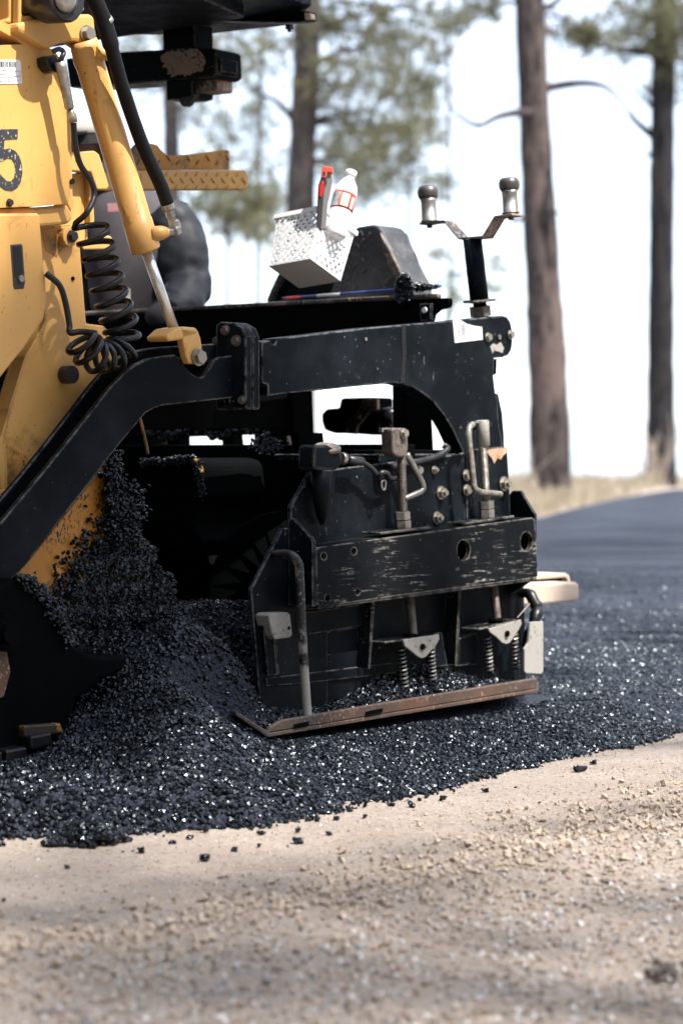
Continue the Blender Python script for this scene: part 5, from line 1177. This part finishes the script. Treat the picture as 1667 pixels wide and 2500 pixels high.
    bm = bmesh.new(); bmesh.ops.create_uvsphere(bm, u_segments=28, v_segments=16, radius=1)
    for v in bm.verts:
        c = v.co; u_ = max(c.z, -0.02); v.co = H + upx * (.035 + u_ * .105) + fd * (c.y * .112) + rt * (c.x * .092)
    cp = link("cap", mesh_bm("cap", bm), M['capcloth'], root, smooth=True)
    link("cap_brim", prism_mesh("cap_brim", [[H + upx * .035 + fd * (.06 + .11 * math.cos(a)) + rt * (.085 * math.sin(a)) for a in np.linspace(-1.6, 1.6, 14)]], upx * .006), M['brim'], cp, bevel=0.002)
    link("cap_band", prism_mesh("cap_band", [[H + upx * .0 + fd * (.108 * math.cos(a)) + rt * (.09 * math.sin(a)) for a in np.linspace(0, 6.283, 25)[:-1]]], upx * .04), M['brim'], cp)
    # pocket patch and reflective tab
    plate_d = lambda name, pts, off, m: link(name, prism_mesh(name, [[pdist(x, y, D + off) for x, y in pts]], FW * .004), m, root, bevel=.001)
    plate_d("chest_badge", [(262, 497), (300, 497), (302, 516), (264, 518)], -.155, plain("faded_pink_badge", (0.5, .25, .25), .8, 0, .2, 20, 0))
    plate_d("pocket_tab", [(300, 705), (318, 705), (319, 738), (302, 738)], -.16, M['capcloth'])
worker()

# ================================================================== TREES AND SHRUBS
def needles_cloud(name, centers, radii, n_each, L, w, m, parent, kind=None):
    C_ = np.repeat(np.array([list(c) for c in centers]), n_each, 0); Rr = np.repeat(np.array(radii), n_each)
    n = len(C_); d = RNG.normal(size=(n, 3)); d /= np.linalg.norm(d, axis=1)[:, None]
    tuft = C_ + d * (Rr * RNG.uniform(0, 1, n) ** 0.45)[:, None] * np.array([1, 1, 0.7])
    k = 9; A = np.repeat(tuft, k, 0); dd = RNG.normal(size=(n * k, 3)); dd[:, 2] += 0.35; dd /= np.linalg.norm(dd, axis=1)[:, None]
    B = A + dd * (L * RNG.uniform(.6, 1.15, n * k))[:, None]; sd = np.cross(dd, RNG.normal(size=(n * k, 3))); sd /= np.linalg.norm(sd, axis=1)[:, None]
    me = quads_mesh(name, A, B, sd * w, np.repeat(np.clip(RNG.normal(.5, .3, n), 0, 1), k))
    return link(name, me, m, parent)
def tree(trunk, rads, D, branches, clumps, label, bark, n_each=150, L=0.30, w=0.013, group=None, dens=1.0):
    pts = [pdist(x, y, D) for x, y in trunk]
    base = pts[-1].copy(); base.z = float(ground_z(np.array(base.x), np.array(base.y)))
    pts[-1] = base - Z * 0.1
    root = empty("pine_tree", base, label, "tree", group)
    sp = smoothpath(pts, 8); rr = []
    for i in range(len(sp)):
        f = i / (len(sp) - 1) * (len(rads) - 1); j = min(int(f), len(rads) - 2); rr.append((rads[j] + (rads[j + 1] - rads[j]) * (f - j)) * D / F * random.uniform(.95, 1.05))
    top = sp[0] + (sp[0] - sp[3]).normalized() * 8.0
    tube("trunk", [top + (sp[0] - top) * i / 5 for i in range(5)] + sp, [0.05 + (rr[0] - .05) * i / 5 for i in range(5)] + rr, bark, root, 18)
    for br in branches:
        bp = smoothpath([pdist(x, y, D + dy) for x, y, dy in br], 6); r0 = 0.085 if len(br) > 2 else 0.05
        tube("branch", bp, [r0 * (1 - .75 * i / (len(bp) - 1)) for i in range(len(bp))], bark, root, 8)
    cs = [pdist(x, y, D + random.uniform(-1.5, 1.5)) for x, y, r in clumps]; rd = [r * 1.3 * D / F for x, y, r in clumps]
    for c in cs:
        near = min(sp, key=lambda q: (q - c - Z * 0.3).length); mid = near.lerp(c, .5) + Z * 0.15
        tube("limb", smoothpath([near, mid, c], 5), [0.04 * (1 - .8 * i / 10) for i in range(11)], bark, root, 6)
    if cs:
        tot = sum(r * r for r in rd)
        o = needles_cloud("crown", [c for c, r in zip(cs, rd) for _ in range(max(1, int(r * r * 14 * dens)))], [r for r in rd for _ in range(max(1, int(r * r * 14 * dens)))], n_each // 8, L, w, M['needles'], root)
    return root
GT = "pines behind the road"
tree([(1290, -60), (1300, 200), (1312, 450), (1326, 700), (1338, 950), (1345, 1222)], [37, 38, 41, 45, 49, 54], 40, [[(1312, 278, 0), (1265, 275, -.6), (1215, 285, -1), (1170, 306, -1.4), (1130, 290, -1.8), (1098, 258, -2)], [(1330, 215, 0), (1400, 204, -.3), (1450, 205, -.6), (1490, 222, -1), (1560, 300, -1.2)],
      [(1320, 510, 0), (1375, 522, -.5)], [(1250, 540, -.3), (1322, 520, 0)], [(1300, 30, 0), (1350, 10, 0), (1400, -40, 0)]],
     [(1318, 74, 40), (1400, 82, 50), (1450, 92, 45), (1180, 22, 50), (1110, 60, 40)], "tall pine with sunlit reddish trunk standing right behind the sensor post", M['bark'], 130, group=GT)
tree([(1625, -60), (1618, 200), (1615, 450), (1613, 700), (1612, 950), (1614, 1192)], [27, 29, 31, 32, 34, 38], 48, [[(1590, 330, 0), (1545, 290, 0), (1530, 265, 0)], [(1590, 260, 0), (1520, 190, 0)], [(1590, 130, 0), (1500, 120, -.4), (1400, 100, -.8)], [(1590, 380, 0), (1560, 372, 0)]],
     [(1600, 40, 80), (1640, 130, 75), (1570, 70, 70), (1630, 215, 60), (1560, 140, 50), (1660, 20, 80), (1480, 110, 45), (1530, 30, 55), (1660, 100, 60)], "dark straight pine trunk near the right edge with green boughs at the top", M['barkdark'], 150, group=GT, dens=.42)
tree([(752, -60), (748, 150), (740, 330), (734, 500), (730, 700), (728, 1190)], [34, 33, 33, 35, 38, 46], 46, [[(740, 180, 0), (820, 130, 0), (900, 110, 0)], [(740, 300, 0), (840, 280, 0), (930, 260, 0)], [(740, 330, 0), (680, 250, 0), (600, 220, 0)], [(740, 90, 0), (860, 40, 0), (980, 20, 0)]],
     [(880, 60, 90), (950, 130, 90), (880, 170, 80), (1010, 200, 70), (800, 60, 70), (690, 40, 60), (980, 60, 90), (640, 130, 70), (830, 250, 80), (910, 300, 80), (960, 250, 60), (700, 120, 50), (1060, 110, 50), (1080, 40, 60), (1000, 330, 80), (860, 360, 80), (780, 200, 70), (930, 420, 70), (840, 450, 60), (1060, 260, 60)], "grey pine trunk behind the white basket with wide pale boughs", M['barkgrey'], 150, group=GT, dens=.36)
tree([(400, -60), (408, 100), (416, 250), (420, 400), (420, 600), (420, 1180)], [17, 18, 19, 20, 22, 26], 62, [[(412, 200, 0), (330, 260, 0)], [(414, 280, 0), (500, 240, 0)]],
     [(330, 110, 60), (480, 230, 55), (340, 220, 50), (500, 120, 60), (470, 300, 50), (560, 150, 60)], "thin dark pine trunk far back between the hoses and the tread step", M['barkgrey'], 150, group=GT, dens=.45)
tree([(640, -60), (640, 100), (636, 300), (632, 500), (630, 700), (630, 1180)], [4, 4, 5, 5, 6, 8], 70, [],
     [(620, 60, 60), (600, 190, 55), (640, 300, 60), (560, 350, 50), (650, 400, 60), (600, 440, 50), (690, 470, 50), (620, 250, 50), (560, 60, 60), (520, 160, 60), (540, 300, 60), (500, 400, 60), (600, 540, 70), (480, 480, 60), (660, 560, 60)], "slender pale pine in the distance left of the grey trunk", M['barkgrey'], 150, group=GT, dens=.32)
tree([(1010, -60), (1006, 150), (1002, 300), (1000, 500), (998, 700), (996, 1180)], [3, 4, 4, 5, 5, 6], 78, [],
     [(860, 400, 70), (930, 370, 75), (1000, 430, 60), (900, 470, 60), (980, 330, 60), (1040, 300, 50), (1070, 470, 40), (960, 200, 60), (840, 340, 60), (1040, 210, 50), (1090, 440, 35)], "small distant pine behind the deck with hazy pale needles", M['barkgrey'], 150, group=GT, dens=.4)
tree([(560, 380), (560, 420), (558, 460), (556, 520), (556, 620), (556, 1180)], [2, 3, 3, 4, 5, 7], 56, [],
     [(540, 480, 55), (600, 500, 65), (560, 550, 55), (500, 520, 45), (650, 490, 50), (640, 560, 45), (520, 420, 35)], "short bushy young pine behind the worker at the left", M['barkgrey'], 150, group=GT, dens=.6)
tree([(1100, 640), (1100, 660), (1098, 700), (1096, 740), (1094, 800), (1094, 1185)], [3, 4, 5, 6, 7, 10], 60, [],
     [(1090, 690, 35), (1110, 740, 35), (1060, 620, 30), (1210, 650, 30), (1200, 700, 25)], "sapling pine glimpsed low behind the sensor post", M['barkgrey'], 120, group=GT, dens=.35)
# bare shrubs and dry grass on the verge
def shrub(px, py, D, h, n, label):
    b = pdist(px, py, D); b.z = float(ground_z(np.array(b.x), np.array(b.y)))
    root = empty("dry_shrub", b, label, "shrub", "leafless shrubs on the verge")
    for i in range(n):
        a = random.random() * 6.28; sp_ = random.uniform(.2, .55); d = Vector((math.cos(a) * sp_, math.sin(a) * sp_, 1)).normalized(); Lh = h * random.uniform(.5, 1)
        m_ = b + d * Lh * .5 + Vector((random.gauss(0, .08), random.gauss(0, .08), 0)); e = b + d * Lh + Vector((random.gauss(0, .25), random.gauss(0, .15), 0))
        tube("stem", smoothpath([b, m_, e], 4), [.022 * (1 - .7 * q / 8) for q in range(9)], M['twig'], root, 5)
shrub(1610, 1195, 46, 1.6, 14, "bleached leafless shrub at the foot of the dark right-hand pine")
shrub(1570, 1195, 47, 1.0, 8, "low leafless shrub on the verge left of the dark pine")
shrub(1290, 1222, 38, 0.9, 10, "low bare shrub at the foot of the reddish pine trunk")
def grass():
    n = 3500; px = RNG.uniform(1180, 1720, n); D = RNG.uniform(27, 60, n)
    x = (px - CX) / F * D; s, t = to_st(x, D)
    A = np.stack([x, D, ground_z(x, D)], 1)
    far = np.array([[p.x, p.y] for p in farline]); yl = np.interp(x, far[:, 0], far[:, 1])
    k = (D > yl + 1.5); A = A[k]; n = len(A)
    d = RNG.normal(size=(n, 3)) * .4; d[:, 2] = 1; B = A + d * RNG.uniform(.08, .3, n)[:, None]
    o = link("dry_grass", quads_mesh("dry_grass", A, B, np.tile([[.012, 0, 0]], (n, 1)), RNG.uniform(0, 1, n)), M['grass']); o["kind"] = "stuff"
grass()

# the roadside pine to the right of the frame, whose boughs throw the dappled shade
def shade_tree(base, tg, label, dens=60, tufts=26, wid=None, tall=1.0):
    root = empty("pine_tree", base, label, "tree")
    tube("trunk", smoothpath([base + Z * z * tall + Vector((.05 * z * .1, 0, 0)) for z in (-.1, 2, 5, 8, 11, 14, 17)], 3), [.34, .33, .32, .31, .30, .29, .27, .26, .25, .23, .22, .2, .18, .15, .13, .11, .09, .07, .05], M['bark'], root, 16)
    cs, rd = [], []
    for p, r, T in tg:
        c = p + SUN_DIR * T; cs.append(c); rd.append(r)
        a = base + Z * max(2.5, c.z - 0.9); m_ = a.lerp(c, .55) + Z * .25
        tube("limb", smoothpath([a, m_, c], 5), [.016 * (1 - .8 * i / 10) for i in range(11)], M['bark'], root, 6)
    C_, R_ = [], []
    for c, r in zip(cs, rd):
        m_ = max(3, int(r * r * dens)); C_ += [c] * m_; R_ += [r] * m_
    needles_cloud("crown", C_, R_, tufts, 0.13, wid or 0.0045 * (60 / dens) ** .5, M['needles'], root)
SHADE = [(pz(120, 1930), .30, 13), (pz(420, 1900), .26, 13), (pz(620, 1850), .20, 12.5), (pz(820, 1800), .13, 12), (pz(40, 1700), .45, 12), (pv(300, 1500, -.2), .4, 12), (pv(60, 1250, -.13), .35, 12), (pv(250, 1150, -.13), .3, 12), (pv(120, 1030, -.26), .25, 12),
         (pv(420, 1000, -.13), .25, 12), (pv(480, 1300, -.2), .4, 12), (pv(60, 1550, -.07), .4, 12), (pv(620, 1300, -.1), .22, 11), (pv(680, 1500, -.1), .2, 11.5), (pv(40, 880, -.2), .12, 11)]
SHADE_D = [(pz(x, y), r, 24) for x, y, r in [(60, 2200, .4), (330, 2240, .4), (620, 2200, .34), (900, 2200, .34), (1160, 2160, .3), (100, 2400, .4), (400, 2440, .4), (700, 2440, .36), (1000, 2420, .34), (1250, 2300, .26), (1640, 2200, .3), (1660, 2460, .2), (200, 2100, .24), (560, 2130, .22), (950, 2080, .18), (1300, 2020, .18), (1560, 1980, .15), (350, 2330, .3), (850, 2340, .26)]]
shade_tree(Vector((12.5, -5.5, 0)), SHADE_D, "tall roadside pine near the camera whose high boughs soften the sun on the shoulder", 60, 6, 0.0042, 1.45)
shade_tree(Vector((8.6, 3.4, 0)), SHADE, "roadside pine to the right whose boughs dapple the shoulder with shade")
SHADE2 = [(pz(1430, 1440, .08), .35, 11.5), (pz(1600, 1420, .08), .4, 11.5), (pz(1350, 1400, .08), .4, 11.5), (pz(1400, 1500, .08), .12, 11), (pz(1600, 1545, .08), .10, 11), (pz(1360, 1640, .08), .08, 11)]
rs_ = random.Random(21)
for i in range(16):                                     # a thick bough: one dark patch on the far lane
    f = i / 15; SHADE2.append((pz(1325 + 135 * f + rs_.uniform(-18, 18), 1346 - 30 * f + rs_.uniform(-8, 8), .08), .24, 12))
for i in range(16): SHADE2.append((pz(rs_.uniform(1320, 1690), rs_.uniform(1262, 1420), .08), rs_.uniform(.4, .8), 12.5))
shade_tree(Vector((9.5, 10.0, 0)), SHADE2, "second roadside pine to the right whose boughs shade the fresh road", 34)

def forest():
    cs, rd = [], []
    rr = random.Random(3)
    bm = bmesh.new()
    for i in range(120):
        a = rr.uniform(math.radians(52), math.radians(330)); d = rr.uniform(10, 34)      # round behind and left of the camera
        if a < math.radians(140) and d < 20: d += 12
        x, y = math.sin(a) * d, math.cos(a) * d + 1.0
        h = rr.uniform(11, 18); tube_bm(bm, [Vector((x, y, -.1)), Vector((x + rr.gauss(0, .2), y, h * .5)), Vector((x + rr.gauss(0, .3), y, h))], [.24, .18, .04], 8)
        for k in range(9):
            z = h * (0.22 + 0.78 * (k + rr.random()) / 9); w = (1 - z / h) * 2.0 + .7; an = rr.uniform(0, 6.28)
            cs.append(Vector((x + math.cos(an) * w * .6, y + math.sin(an) * w * .6, z))); rd.append(w * .95)
    tk = link("pine_forest_trunks", mesh_bm("pine_forest_trunks", bm), M['barkgrey']); tk["kind"] = "stuff"
    o = needles_cloud("pine_forest", cs, rd, 22, 0.55, 0.095, M['needles'], None); o["kind"] = "stuff"
    tk.parent = o; tk.name = "trunks"
forest()
